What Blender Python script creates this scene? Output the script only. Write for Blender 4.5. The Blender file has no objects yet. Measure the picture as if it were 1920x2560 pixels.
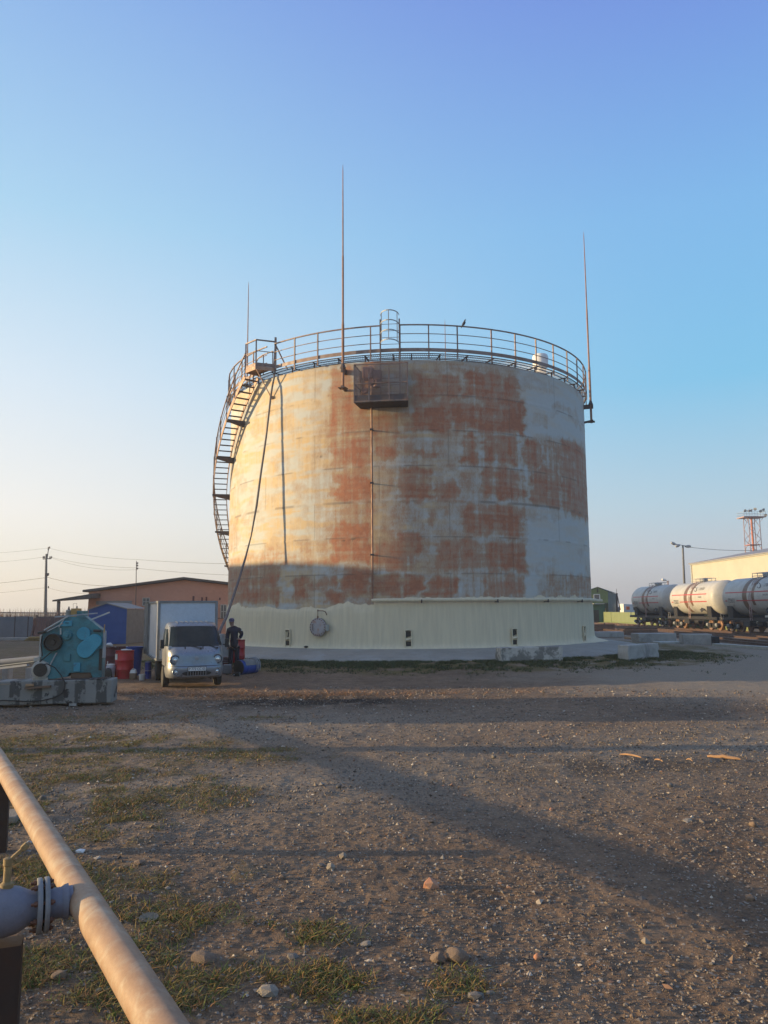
import bpy, bmesh, math, random
import numpy as np
from mathutils import Vector, Matrix, Quaternion
from math import sin, cos, pi, radians as R_
S = bpy.context.scene
random.seed(7)
# ---------------- camera, world, sun, exposure ----------------
EYE = 2.15; FPX = 1930.0; PITCH = R_(7.15); ROLL = R_(0.40)
cd = bpy.data.cameras.new("camera"); cam = bpy.data.objects.new("camera", cd); S.collection.objects.link(cam)
cd.sensor_fit = 'VERTICAL'; cd.sensor_height = 36.0; cd.lens = 36.0 * FPX / 2560.0
cd.clip_end = 8000; cd.clip_start = 0.05
cam.matrix_world = Matrix.Translation((0, 0, EYE)) @ Matrix.Rotation(pi / 2 + PITCH, 4, 'X') @ Matrix.Rotation(-ROLL, 4, 'Z')
S.camera = cam
SUN_AZ = R_(-89.0); SUN_EL = R_(8.0)          # azimuth from +Y towards +X
W = bpy.data.worlds.new("World"); S.world = W; W.use_nodes = True
nt = W.node_tree; nt.nodes.clear()
HAZE = .0009; EXPO = 0.85; WS = 0.15
sky = nt.nodes.new('ShaderNodeTexSky'); sky.sky_type = 'NISHITA'; sky.sun_disc = False
sky.sun_elevation = SUN_EL; sky.sun_rotation = SUN_AZ
sky.altitude = 0; sky.air_density = 1.0; sky.dust_density = 0.6; sky.ozone_density = 2.2
def s2l(c): return tuple(((x / 255) / 12.92 if x / 255 < .04 else ((x / 255 + .055) / 1.055) ** 2.4) for x in c)
def ramp(stops):
    r = nt.nodes.new('ShaderNodeValToRGB'); e = r.color_ramp.elements
    while len(e) < len(stops): e.new(.5)
    for k, (p, c) in enumerate(stops): e[k].position = p; e[k].color = (*s2l(c), 1)
    return r
tcw = nt.nodes.new('ShaderNodeTexCoord'); sx = nt.nodes.new('ShaderNodeSeparateXYZ'); nt.links.new(tcw.outputs['Generated'], sx.inputs[0])
far_ = ramp([(0, (205, 207, 216)), (.05, (204, 212, 222)), (.12, (182, 214, 232)), (.27, (126, 200, 240)), (.45, (125, 186, 239)), (.66, (110, 142, 226)), (.85, (140, 158, 208)), (1, (158, 166, 200))])
sun_ = ramp([(0, (250, 244, 226)), (.05, (246, 243, 232)), (.12, (246, 247, 246)), (.27, (218, 236, 251)), (.45, (170, 215, 245)), (.66, (134, 178, 236)), (.85, (156, 176, 218)), (1, (168, 176, 208))])
dt = nt.nodes.new('ShaderNodeVectorMath'); dt.operation = 'DOT_PRODUCT'; nt.links.new(tcw.outputs['Generated'], dt.inputs[0]); dt.inputs[1].default_value = (sin(SUN_AZ), cos(SUN_AZ), 0.0)
mr = nt.nodes.new('ShaderNodeMapRange'); mr.interpolation_type = 'SMOOTHSTEP'; mr.inputs[1].default_value = -.42; mr.inputs[2].default_value = .52; nt.links.new(dt.outputs['Value'], mr.inputs[0])
mg = nt.nodes.new('ShaderNodeMix'); mg.data_type = 'RGBA'; nt.links.new(mr.outputs[0], mg.inputs[0])
for r_, k in ((far_, 6), (sun_, 7)): nt.links.new(sx.outputs[2], r_.inputs[0]); nt.links.new(r_.outputs[0], mg.inputs[k])
ga = nt.nodes.new('ShaderNodeVectorMath'); ga.operation = 'SCALE'; ga.inputs[3].default_value = 1 / (WS * 2 ** EXPO); nt.links.new(mg.outputs[2], ga.inputs[0])
m2 = nt.nodes.new('ShaderNodeMix'); m2.data_type = 'RGBA'; m2.inputs[0].default_value = .95; nt.links.new(sky.outputs[0], m2.inputs[6]); nt.links.new(ga.outputs[0], m2.inputs[7])
bg = nt.nodes.new('ShaderNodeBackground'); bg.inputs[1].default_value = WS
out = nt.nodes.new('ShaderNodeOutputWorld')
nt.links.new(m2.outputs[2], bg.inputs[0]); nt.links.new(bg.outputs[0], out.inputs[0])
sl = bpy.data.lights.new("sun", 'SUN'); sl.energy = 5.0; sl.angle = R_(0.6); sl.color = (1.0, 0.735, 0.38)
sun = bpy.data.objects.new("sun", sl); S.collection.objects.link(sun)
sd = Vector((sin(SUN_AZ) * cos(SUN_EL), cos(SUN_AZ) * cos(SUN_EL), sin(SUN_EL)))
sun.rotation_euler = sd.to_track_quat('Z', 'Y').to_euler()
S.view_settings.view_transform = 'Standard'; S.view_settings.look = 'None'
S.view_settings.exposure = EXPO; S.view_settings.gamma = 1
S.cycles.max_bounces = 5; S.cycles.diffuse_bounces = 3; S.cycles.use_denoising = True

# ---------------- helpers ----------------
def ray(px, py):
    X, Y = px - 960, py - 1280
    cr, sr = cos(ROLL), sin(ROLL)
    x = X * cr - Y * sr; y = X * sr + Y * cr
    c, s = cos(PITCH), sin(PITCH)
    return Vector((x / FPX, c + s * y / FPX, s - c * y / FPX))
def at(px, py, d):
    r = ray(px, py); return Vector((0, 0, EYE)) + r * (d / r.y)
def gp(px, py, z=0.0):
    r = ray(px, py); return Vector((0, 0, EYE)) + r * ((z - EYE) / r.z)
CAZ = R_(1.752); CD = 41.689; TB = 0.52; TR = 9.49; TH = 12.26
TC = Vector((CD * sin(CAZ), CD * cos(CAZ), TB))
def pol(r, deg, z):
    a = R_(deg); return Vector((r * sin(a), -r * cos(a), z))

def hsh(ix, iy, seed):
    h = (ix.astype(np.int64) * 374761393 + iy.astype(np.int64) * 668265263 + seed * 974634777) & 0xffffffff
    h = ((h ^ (h >> 13)) * 1274126177) & 0xffffffff
    return ((h ^ (h >> 16)) & 0xffffff) / float(0xffffff)
def vn(x, y, seed=0):
    x = np.asarray(x, float); y = np.asarray(y, float)
    ix = np.floor(x); iy = np.floor(y); fx = x - ix; fy = y - iy
    fx = fx * fx * (3 - 2 * fx); fy = fy * fy * (3 - 2 * fy)
    a = hsh(ix, iy, seed); b = hsh(ix + 1, iy, seed); c = hsh(ix, iy + 1, seed); d = hsh(ix + 1, iy + 1, seed)
    return (a * (1 - fx) + b * fx) * (1 - fy) + (c * (1 - fx) + d * fx) * fy
def fbm(x, y, seed=0, o=4):
    s = 0; a = .5; t = 0
    for i in range(o):
        s = s + a * vn(x * 2 ** i, y * 2 ** i, seed + i * 17); t += a; a *= .55
    return s / t
def sst(x, a, b):
    t = np.clip((np.asarray(x, float) - a) / (b - a), 0, 1); return t * t * (3 - 2 * t)
def gz(x, y):
    x = np.asarray(x, float); y = np.asarray(y, float)
    r = np.hypot(x - TC.x, y - TC.y)
    z = 0.17 * (1 - sst(r, 12.2, 17.5)) + 0.05 * (fbm(x * .35, y * .35, 3, 3) - .5)
    z = z - 0.12 * sst(y, 52, 60) * sst(x, 8, 14)
    return z
def g1(x, y): return float(gz(np.array([x]), np.array([y]))[0])

def gmask(x, y):
    """where short grass grows in the near yard"""
    n1 = fbm(x * .9, y * .9, 5, 4); n2 = fbm(x * 2.6, y * 2.6, 6, 4); g = 0 * x
    for px, py, a, b, s in ((120, 1870, 2.6, 1.5, 1), (20, 2000, 1.2, 1.5, .8), (300, 2080, .55, .8, .9), (420, 2290, .55, .55, .8), (690, 2335, .55, .22, 1), (860, 2455, .80, .22, 1.1), (1010, 2450, .5, .2, .9), (120, 2450, 1.1, .5, 1.1), (330, 2500, .5, .35, .9), (520, 1890, 1.8, .8, .75), (640, 1795, .9, .3, .8), (300, 1790, 2.2, 1.0, .6), (900, 2560, .5, .15, .9), (560, 2450, .3, .2, .8), (430, 2000, 1.4, .9, .6), (60, 2200, .8, .6, .9), (300, 2250, .6, .5, .85), (560, 2200, .6, .5, .45), (240, 2400, .5, .4, .9), (200, 1950, 1.6, 1.0, .8)):
        q = gp(px, py); g = np.maximum(g, s * np.exp(-(((x - q.x) / a) ** 2 + ((y - q.y) / b) ** 2) ** 1.5))
    return np.clip(g + (n1 - .5) * .9, 0, 1) * sst(g, .06, .3) * sst(n2, .36, .54)
class MB:
    def __init__(s): s.v = []; s.f = []
    def add(s, vs, fs):
        n = len(s.v); s.v += [Vector(p) for p in vs]; s.f += [tuple(i + n for i in f) for f in fs]; return s
    def box(s, c, sz, rz=0, M=None, taper=1.0):
        c = Vector(c); hx, hy, hz = [q / 2 for q in sz]
        M = M or Matrix.Rotation(rz, 3, 'Z')
        P = [(-hx, -hy, -hz), (hx, -hy, -hz), (hx, hy, -hz), (-hx, hy, -hz), (-hx * taper, -hy * taper, hz), (hx * taper, -hy * taper, hz), (hx * taper, hy * taper, hz), (-hx * taper, hy * taper, hz)]
        return s.add([c + M @ Vector(p) for p in P], [(0, 3, 2, 1), (4, 5, 6, 7), (0, 1, 5, 4), (1, 2, 6, 5), (2, 3, 7, 6), (3, 0, 4, 7)])
    def bar(s, a, b, w, h=None, up=(0, 0, 1)):
        a = Vector(a); b = Vector(b); h = h or w
        d = (b - a); L = d.length; d.normalize(); u = Vector(up)
        if abs(d.dot(u)) > .98: u = Vector((0, 1, 0)) if abs(d.y) < .9 else Vector((1, 0, 0))
        x = d.cross(u).normalized(); z = x.cross(d)
        M = Matrix((x, d, z)).transposed()
        return s.box((a + b) / 2, (w, L, h), M=M)
    def tube(s, pts, r, n=8, closed=False, caps=True):
        pts = [Vector(p) for p in pts]; m = len(pts)
        rs = r if isinstance(r, (list, tuple)) else [r] * m
        T = []
        for i in range(m):
            a = pts[(i - 1) % m] if (closed or i > 0) else pts[i]; b = pts[(i + 1) % m] if (closed or i < m - 1) else pts[i]
            T.append((b - a).normalized())
        u = Vector((0, 0, 1)) if abs(T[0].z) < .9 else Vector((1, 0, 0))
        u = (u - T[0] * u.dot(T[0])).normalized(); base = len(s.v); fs = []
        for i in range(m):
            u = (u - T[i] * u.dot(T[i])).normalized(); w = T[i].cross(u)
            for k in range(n):
                a = 2 * pi * k / n; s.v.append(pts[i] + (u * cos(a) + w * sin(a)) * rs[i])
        for i in range(m if closed else m - 1):
            j = (i + 1) % m
            for k in range(n):
                l = (k + 1) % n; fs.append((base + i * n + k, base + i * n + l, base + j * n + l, base + j * n + k))
        if caps and not closed:
            fs.append(tuple(base + k for k in range(n))[::-1]); fs.append(tuple(base + (m - 1) * n + k for k in range(n)))
        s.f += fs; return s
    def cyl(s, a, b, r, r2=None, n=20): return s.tube([a, b], [r, r if r2 is None else r2], n)
    def lathe(s, prof, n=24, o=(0, 0, 0), axis=(0, 0, 1), capa=True, capb=True):
        o = Vector(o); q = Vector((0, 0, 1)).rotation_difference(Vector(axis).normalized()); b = len(s.v)
        for r, z in prof:
            for k in range(n):
                a = 2 * pi * k / n; s.v.append(o + q @ Vector((r * cos(a), r * sin(a), z)))
        for i in range(len(prof) - 1):
            for k in range(n):
                l = (k + 1) % n; s.f.append((b + i * n + k, b + i * n + l, b + (i + 1) * n + l, b + (i + 1) * n + k))
        if capa: s.f.append(tuple(b + k for k in range(n))[::-1])
        if capb: s.f.append(tuple(b + (len(prof) - 1) * n + k for k in range(n)))
        return s
    def prism(s, poly, M, t):
        """poly in local xy, extruded along local z by t, M 4x4"""
        n = len(poly)
        vs = [M @ Vector((p[0], p[1], 0)) for p in poly] + [M @ Vector((p[0], p[1], t)) for p in poly]
        fs = [tuple(range(n))[::-1], tuple(range(n, 2 * n))] + [(i, (i + 1) % n, (i + 1) % n + n, i + n) for i in range(n)]
        return s.add(vs, fs)
    def grid(s, F, us, vs_):
        b = len(s.v); nu, nv = len(us), len(vs_)
        for u in us:
            for v in vs_: s.v.append(Vector(F(u, v)))
        for i in range(nu - 1):
            for j in range(nv - 1): s.f.append((b + i * nv + j, b + (i + 1) * nv + j, b + (i + 1) * nv + j + 1, b + i * nv + j + 1))
        return s
    def rock(s, c, r, sz=(1, 1, .7), n=1, jit=.25, rz=0):
        bm = bmesh.new(); bmesh.ops.create_icosphere(bm, subdivisions=n + 1 if n > 1 else n, radius=1)
        if n > 1 and jit > .03:
            for _ in range(9):
                d = Vector((random.gauss(0, 1), random.gauss(0, 1), random.gauss(0, 1))).normalized(); h = random.uniform(.62, .9)
                for v in bm.verts:
                    k = v.co.dot(d) - h
                    if k > 0: v.co -= d * k * .93
            jit = jit * .22
        M = Matrix.Rotation(rz, 3, 'Z'); vs = []
        for v in bm.verts:
            k = r * (1 + random.uniform(-jit, jit)); vs.append(Vector(c) + M @ Vector((v.co.x * k * sz[0], v.co.y * k * sz[1], v.co.z * k * sz[2])))
        fs = [tuple(v.index for v in f.verts) for f in bm.faces]; bm.free(); return s.add(vs, fs)
    def build(s, name, mat, parent=None, smooth=True, world=False, bev=0, ang=35):
        me = bpy.data.meshes.new(name)
        vs = s.v
        if world and parent is not None:
            Mi = wm(parent).inverted(); vs = [Mi @ p for p in vs]
        me.from_pydata([tuple(p) for p in vs], [], s.f)
        bm = bmesh.new(); bm.from_mesh(me); bmesh.ops.recalc_face_normals(bm, faces=bm.faces); bm.to_mesh(me); bm.free()
        if smooth:
            me.shade_smooth(); me.set_sharp_from_angle(angle=R_(ang))
        me.materials.append(mat)
        o = bpy.data.objects.new(name, me); S.collection.objects.link(o)
        if parent is not None: o.parent = parent
        if bev:
            m = o.modifiers.new('edge', 'BEVEL'); m.width = bev; m.segments = 2; m.limit_method = 'ANGLE'; m.angle_limit = R_(40)
        return o
def wm(o):
    return (wm(o.parent) @ o.matrix_basis) if o.parent else o.matrix_basis.copy()
def tag(o, label, cat=None, group=None, kind=None):
    o['label'] = label
    if cat: o['category'] = cat
    if group: o['group'] = group
    if kind: o['kind'] = kind
    return o
def thing(name, loc, label, cat, rz=0, group=None):
    o = bpy.data.objects.new(name, None); S.collection.objects.link(o); o.location = loc; o.rotation_euler = (0, 0, rz)
    o.empty_display_size = .2
    return tag(o, label, cat, group)
def copy_tree(o, parent=None):
    c = o.copy(); S.collection.objects.link(c); c.parent = parent
    for ch in list(o.children): copy_tree(ch, c)
    return c

# ---------------- materials ----------------
def N(nt, t, **k):
    n = nt.nodes.new(t)
    for a, b in k.items(): setattr(n, a, b)
    return n
def newmat(name):
    m = bpy.data.materials.new(name); m.use_nodes = True; nt = m.node_tree; b = nt.nodes['Principled BSDF']; return m, nt, b
def mixc(nt, fac, a, b, bt='MIX'):
    n = N(nt, 'ShaderNodeMix', data_type='RGBA', blend_type=bt)
    for sock, val in ((n.inputs[0], fac), (n.inputs[6], a), (n.inputs[7], b)):
        if hasattr(val, 'is_linked') or isinstance(val, bpy.types.NodeSocket): nt.links.new(val, sock)
        elif isinstance(val, (int, float)): sock.default_value = val
        else: sock.default_value = (*val, 1)
    return n.outputs[2]
def noise(nt, scale, detail=5, rough=.6, stretch=None, dist=0):
    tc = N(nt, 'ShaderNodeTexCoord'); mp = N(nt, 'ShaderNodeMapping'); mp.inputs['Scale'].default_value = stretch or (1, 1, 1)
    n = N(nt, 'ShaderNodeTexNoise'); n.inputs['Scale'].default_value = scale; n.inputs['Detail'].default_value = detail; n.inputs['Roughness'].default_value = rough
    n.inputs['Distortion'].default_value = dist
    nt.links.new(tc.outputs['Object'], mp.inputs[0]); nt.links.new(mp.outputs[0], n.inputs[0]); return n.outputs['Fac']
def rng(nt, sock, a, b, c=0, d=1):
    n = N(nt, 'ShaderNodeMapRange'); n.inputs[1].default_value = a; n.inputs[2].default_value = b; n.inputs[3].default_value = c; n.inputs[4].default_value = d
    nt.links.new(sock, n.inputs[0]); return n.outputs[0]
def bump(nt, b, sock, st=.3, dist=.02):
    n = N(nt, 'ShaderNodeBump'); n.inputs['Strength'].default_value = st; n.inputs['Distance'].default_value = dist
    nt.links.new(sock, n.inputs['Height']); nt.links.new(n.outputs[0], b.inputs['Normal'])
def pm(name, c1, c2=None, scale=4, rough=.6, metal=0, bs=.15, bd=.01, stretch=None, lo=.4, hi=.65, c3=None, s3=1.2, lo3=.52, hi3=.68, fine=None):
    m, nt, b = newmat(name); c2 = c2 or tuple(x * .72 for x in c1)
    f = noise(nt, scale, 7, .62, stretch); col = mixc(nt, rng(nt, f, lo, hi), c1, c2)
    if c3: col = mixc(nt, rng(nt, noise(nt, s3, 8, .68, stretch, .4), lo3, hi3), col, c3)
    fn = noise(nt, fine or scale * 9, 3, .6)
    col = mixc(nt, .35, col, mixc(nt, fn, tuple(x * .55 for x in c1), tuple(min(1, x * 1.45) for x in c1)))
    nt.links.new(col, b.inputs['Base Color'])
    b.inputs['Metallic'].default_value = metal
    nt.links.new(rng(nt, f, .3, .7, max(.05, rough - .12), min(1, rough + .12)), b.inputs['Roughness'])
    if bs: bump(nt, b, fn, bs, bd)
    return m
RUST = (.17, .07, .035)
M_ = {}
M_['steelrail'] = pm('weathered_rail_paint', (.25, .19, .17), RUST, 6, .6, .2, c3=(.22, .12, .08))
M_['stair'] = pm('rusty_pinkish_stair_paint', (.42, .27, .19), (.30, .17, .11), 5, .6, .1, c3=(.4, .3, .24))
M_['darksteel'] = pm('dark_steel', (.07, .06, .065), (.11, .06, .045), 6, .6, .2)
M_['rod'] = pm('rusty_rod', (.30, .17, .12), (.2, .09, .05), 3, .6, .2)
M_['galv'] = pm('galvanised', (.36, .36, .36), (.27, .27, .27), 4, .6, .15)
M_['white'] = pm('white_paint', (.72, .72, .70), (.6, .59, .56), 3, .45)
M_['conc'] = pm('concrete', (.40, .375, .34), (.29, .275, .25), 2.5, .9, 0, .35, .02, c3=(.13, .125, .115), s3=1.1)
M_['concblk'] = pm('blackened_concrete', (.50, .46, .40), (.38, .35, .31), 2.5, .9, 0, .5, .03, c3=(.035, .035, .033), s3=2.1, lo3=.47, hi3=.54)
M_['apron'] = pm('apron_concrete', (.30, .275, .235), (.235, .215, .185), 1.2, .92, 0, .3, .02, c3=(.33, .33, .32), s3=.7)
M_['grating'] = pm('grating_steel', (.20, .20, .22), (.12, .1, .1), 7, .5, .5)
M_['pink'] = pm('faded_red_box', (.20, .10, .10), (.13, .06, .06), 7, .6)
M_['black'] = pm('black_matt', (.018, .018, .018), (.03, .028, .026), 8, .7)
M_['rubber'] = pm('rubber', (.03, .029, .028), (.06, .055, .05), 9, .85)
M_['wood'] = pm('weathered_wood', (.34, .25, .16), (.22, .16, .11), 3, .8, 0, .3, .01, stretch=(1, 6, 6))
M_['palewood'] = pm('fresh_split_wood', (.42, .24, .12), (.34, .19, .09), 8, .75, 0, .3, .01)
M_['pallet'] = pm('reddish_pallet_wood', (.20, .11, .09), (.14, .08, .06), 5, .8)
M_['red'] = pm('red_drum_paint', (.42, .02, .03), (.3, .015, .02), 3, .4, .1, c3=(.2, .03, .02), s3=4)
M_['maroon'] = pm('maroon_drum_paint', (.10, .025, .03), (.07, .02, .02), 3, .5, .1, c3=(.13, .05, .03), s3=3)
M_['blueplastic'] = pm('blue_plastic', (.015, .06, .28), (.012, .045, .2), 3, .4)
M_['bluedrum'] = pm('blue_drum_paint', (.012, .03, .20), (.01, .02, .14), 3, .4)
M_['paper'] = pm('paper_label', (.55, .54, .5), (.42, .42, .4), 30, .8)
M_['whiteplastic'] = pm('white_plastic', (.55, .54, .52), (.42, .41, .4), 5, .5)
M_['lilac'] = pm('translucent_white_plastic', (.36, .35, .40), (.25, .24, .28), 5, .5)
M_['teal'] = pm('teal_machine_paint', (.045, .20, .23), (.03, .13, .15), 3, .55, .05, c3=(.035, .055, .055), s3=2.4, lo3=.48, hi3=.62)
M_['tealhi'] = pm('bright_teal_cover', (.04, .28, .38), (.03, .21, .28), 3, .5, .05, c3=(.05, .08, .12), s3=5, lo3=.6, hi3=.64)
M_['cream'] = pm('cream_trim', (.42, .42, .38), (.3, .3, .27), 5, .6)
M_['greasy'] = pm('greasy_dark_iron', (.035, .033, .03), (.06, .05, .04), 8, .55, .3)
M_['motor'] = pm('motor_casing', (.45, .42, .36), (.3, .27, .22), 6, .5, .1, c3=(.25, .13, .06), s3=4)
M_['greytarp'] = pm('grey_cloth', (.22, .21, .19), (.14, .14, .13), 6, .9)
M_['shedblue'] = pm('blue_shed_paint', (.02, .07, .26), (.018, .055, .21), 2, .6)
M_['shedgrey'] = pm('brown_grey_sheet', (.13, .125, .13), (.11, .105, .11), 2, .6)
M_['fencegrey'] = pm('grey_metal_sheet', (.20, .22, .25), (.16, .18, .20), 1.2, .5, .2)
M_['rooffelt'] = pm('dark_roof_edge', (.10, .085, .075), (.07, .06, .055), 3, .85)
M_['roofgrey'] = pm('grey_roof_sheet', (.27, .26, .28), (.22, .21, .22), 2, .7)
M_['greenlight'] = pm('light_green_panel', (.16, .21, .075), (.13, .175, .06), 1.5, .6)
M_['greendark'] = pm('dark_green_panel', (.03, .12, .07), (.025, .09, .06), 1.5, .6)
M_['greenside'] = pm('blue_green_panel', (.06, .10, .10), (.05, .085, .085), 1.5, .6)
M_['greenfence'] = pm('pale_green_fence_paint', (.20, .235, .11), (.17, .20, .095), .8, .6)
M_['window'] = pm('window_grey', (.12, .12, .12), (.08, .08, .08), 3, .25, 0, 0)
M_['poleconc'] = pm('pole_concrete', (.17, .165, .155), (.12, .115, .11), 3, .9)
M_['towerpaint'] = pm('orange_primer', (.50, .15, .06), (.4, .12, .06), 3, .6)
M_['towerleg'] = pm('pinkish_lattice', (.42, .27, .25), (.3, .2, .19), 3, .6)
M_['tankcar'] = pm('tank_car_paint', (.47, .455, .42), (.38, .37, .34), 1.3, .5, 0, .1, .01, c3=(.30, .27, .24), s3=.8, lo3=.58, hi3=.75)
M_['oilstain'] = pm('oil_stain_brown', (.17, .10, .06), (.12, .08, .06), 3, .5)
M_['carred'] = pm('red_stripe_paint', (.45, .03, .04), (.38, .03, .04), 3, .5)
M_['carink'] = pm('stencil_black', (.04, .04, .05), (.06, .06, .07), 5, .6)
M_['undercar'] = pm('bogie_black', (.014, .013, .013), (.03, .026, .023), 5, .7)
M_['wheelsteel'] = pm('worn_wheel_steel', (.34, .20, .12), (.25, .15, .1), 5, .5, .5)
M_['railhead'] = pm('rail_steel', (.13, .08, .06), (.09, .06, .05), 4, .5, .4)
M_['sleeper'] = pm('sleeper_wood', (.21, .12, .075), (.13, .08, .055), 4, .9)
M_['silver'] = pm('silver_van_paint', (.25, .265, .29), (.215, .23, .25), 2, .34, .45, .03, .004, c3=(.24, .235, .23), s3=2)
M_['boxwhite'] = pm('box_panel_white', (.46, .52, .58), (.41, .46, .51), 2, .4, 0, .1, .004, c3=(.33, .37, .41), s3=14, lo3=.66, hi3=.7)
M_['boxside'] = pm('box_side_white', (.62, .61, .60), (.52, .51, .50), 2, .4, .1, .1, .004)
M_['boxframe'] = pm('box_frame_grey', (.22, .23, .24), (.16, .17, .17), 4, .5, .4)
M_['doordark'] = pm('box_door_inner', (.13, .135, .13), (.1, .1, .1), 3, .6)
M_['glassdark'] = pm('windscreen', (.012, .02, .02), (.03, .04, .038), 3, .14, 0, 0)
M_['glassdark'].node_tree.nodes['Principled BSDF'].inputs['Specular IOR Level'].default_value = .28
M_['orange'] = pm('indicator_orange', (.75, .14, .02), (.6, .1, .02), 6, .3)
M_['chrome'] = pm('lamp_reflector', (.7, .72, .74), (.5, .52, .55), 20, .15, .9, 0)
M_['lampglass'] = pm('lamp_lens', (.35, .38, .40), (.28, .3, .32), 25, .12, .3, 0)
M_['navy'] = pm('dark_navy_workwear', (.022, .023, .036), (.034, .034, .052), 14, .9, 0, .3, .01)
M_['skin'] = pm('skin', (.32, .19, .14), (.27, .15, .11), 20, .55, 0, 0)
M_['cap'] = pm('purple_grey_cap', (.10, .08, .13), (.08, .065, .11), 20, .8)
M_['hose'] = pm('hose_sleeve', (.15, .13, .13), (.10, .09, .09), 7, .8, 0, .3, .01)
M_['pipeprimer'] = pm('peach_primer_pipe', (.34, .21, .125), (.255, .155, .095), 7, .6, 0, .25, .003, c3=(.41, .34, .25), s3=8, lo3=.48, hi3=.66, fine=90)
M_['valvegrey'] = pm('valve_grey_paint', (.17, .17, .20), (.13, .13, .16), 5, .6, 0, .4, .004, c3=(.09, .08, .09), s3=9, lo3=.6, hi3=.68)
M_['flange'] = pm('flange_grey_paint', (.20, .20, .20), (.14, .14, .14), 9, .6, 0, .4, .004)
M_['boltrust'] = pm('rusty_bolt', (.16, .07, .04), (.10, .05, .03), 20, .7, .2)
M_['post'] = pm('black_rust_post', (.035, .02, .014), (.06, .03, .018), 8, .8)
M_['yellowlever'] = pm('worn_yellow_paint', (.30, .20, .08), (.15, .10, .05), 10, .65)
M_['stone_pale'] = pm('pale_stone', (.30, .25, .19), (.21, .175, .14), 18, .9, 0, .5, .01)
M_['stone_grey'] = pm('grey_stone', (.18, .155, .13), (.12, .105, .09), 18, .9, 0, .5, .01)
M_['stone_brown'] = pm('brown_stone', (.21, .145, .095), (.15, .10, .07), 18, .9, 0, .5, .01)
M_['stone_red'] = pm('brick_red_stone', (.42, .18, .10), (.5, .32, .2), 12, .9, 0, .5, .01)
M_['drygrass'] = pm('dry_straw', (.36, .19, .09), (.27, .15, .08), 3, .9, 0, 0)
M_['reed'] = pm('dry_reed', (.24, .15, .11), (.17, .11, .08), 3, .9, 0, 0)
M_['ballast'] = pm('ballast', (.14, .10, .075), (.08, .065, .055), 9, .95, 0, .8, .05)
M_['yellow'] = pm('yellow_ochre_paint', (.42, .26, .07), (.33, .2, .06), 3, .6)
M_['pigeon'] = pm('pigeon_grey', (.05, .05, .06), (.09, .085, .1), 30, .8, 0, 0)
M_['oilpipe'] = pm('asbestos_pipe', (.24, .235, .23), (.18, .175, .17), 3, .85)

def brickmat(name, c1, c2, mortar, scale):
    m, nt, b = newmat(name)
    tc = N(nt, 'ShaderNodeTexCoord'); mp = N(nt, 'ShaderNodeMapping'); mp.inputs['Rotation'].default_value = (pi / 2, 0, 0)
    br = N(nt, 'ShaderNodeTexBrick'); br.inputs['Color1'].default_value = (*c1, 1); br.inputs['Color2'].default_value = (*c2, 1); br.inputs['Mortar'].default_value = (*mortar, 1)
    br.inputs['Scale'].default_value = scale; br.inputs['Mortar Size'].default_value = .018
    nt.links.new(tc.outputs['Object'], mp.inputs[0]); nt.links.new(mp.outputs[0], br.inputs[0])
    c = mixc(nt, rng(nt, noise(nt, .8, 6), .35, .7, 0, .45), br.outputs[0], tuple(x * .7 for x in c1))
    nt.links.new(c, b.inputs['Base Color']); b.inputs['Roughness'].default_value = .9; bump(nt, b, br.outputs[1], .3, -.01); return m
M_['brick'] = brickmat('pink_brick', (.58, .29, .20), (.50, .245, .17), (.33, .20, .15), 2.6)
def corrmat(name, c1, c2, freq, axis=0, rough=.6):
    m, nt, b = newmat(name); tc = N(nt, 'ShaderNodeTexCoord'); w = N(nt, 'ShaderNodeTexWave'); w.bands_direction = 'XYZ'[axis]; w.inputs['Scale'].default_value = freq
    nt.links.new(tc.outputs['Object'], w.inputs[0])
    f = noise(nt, .5, 6, .6); c = mixc(nt, rng(nt, f, .35, .7), c1, c2)
    c = mixc(nt, rng(nt, w.outputs['Fac'], 0, .25, .35, 0), c, tuple(x * .45 for x in c1))
    nt.links.new(c, b.inputs['Base Color']); b.inputs['Roughness'].default_value = rough; bump(nt, b, w.outputs['Fac'], .5, .03); return m
M_['warehouse'] = corrmat('corrugated_cream_wall', (.54, .49, .40), (.47, .43, .35), 1.6, 1)
M_['brownfence'] = corrmat('reddish_brown_sheet', (.17, .115, .105), (.13, .09, .08), 1.8, 0)

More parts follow.
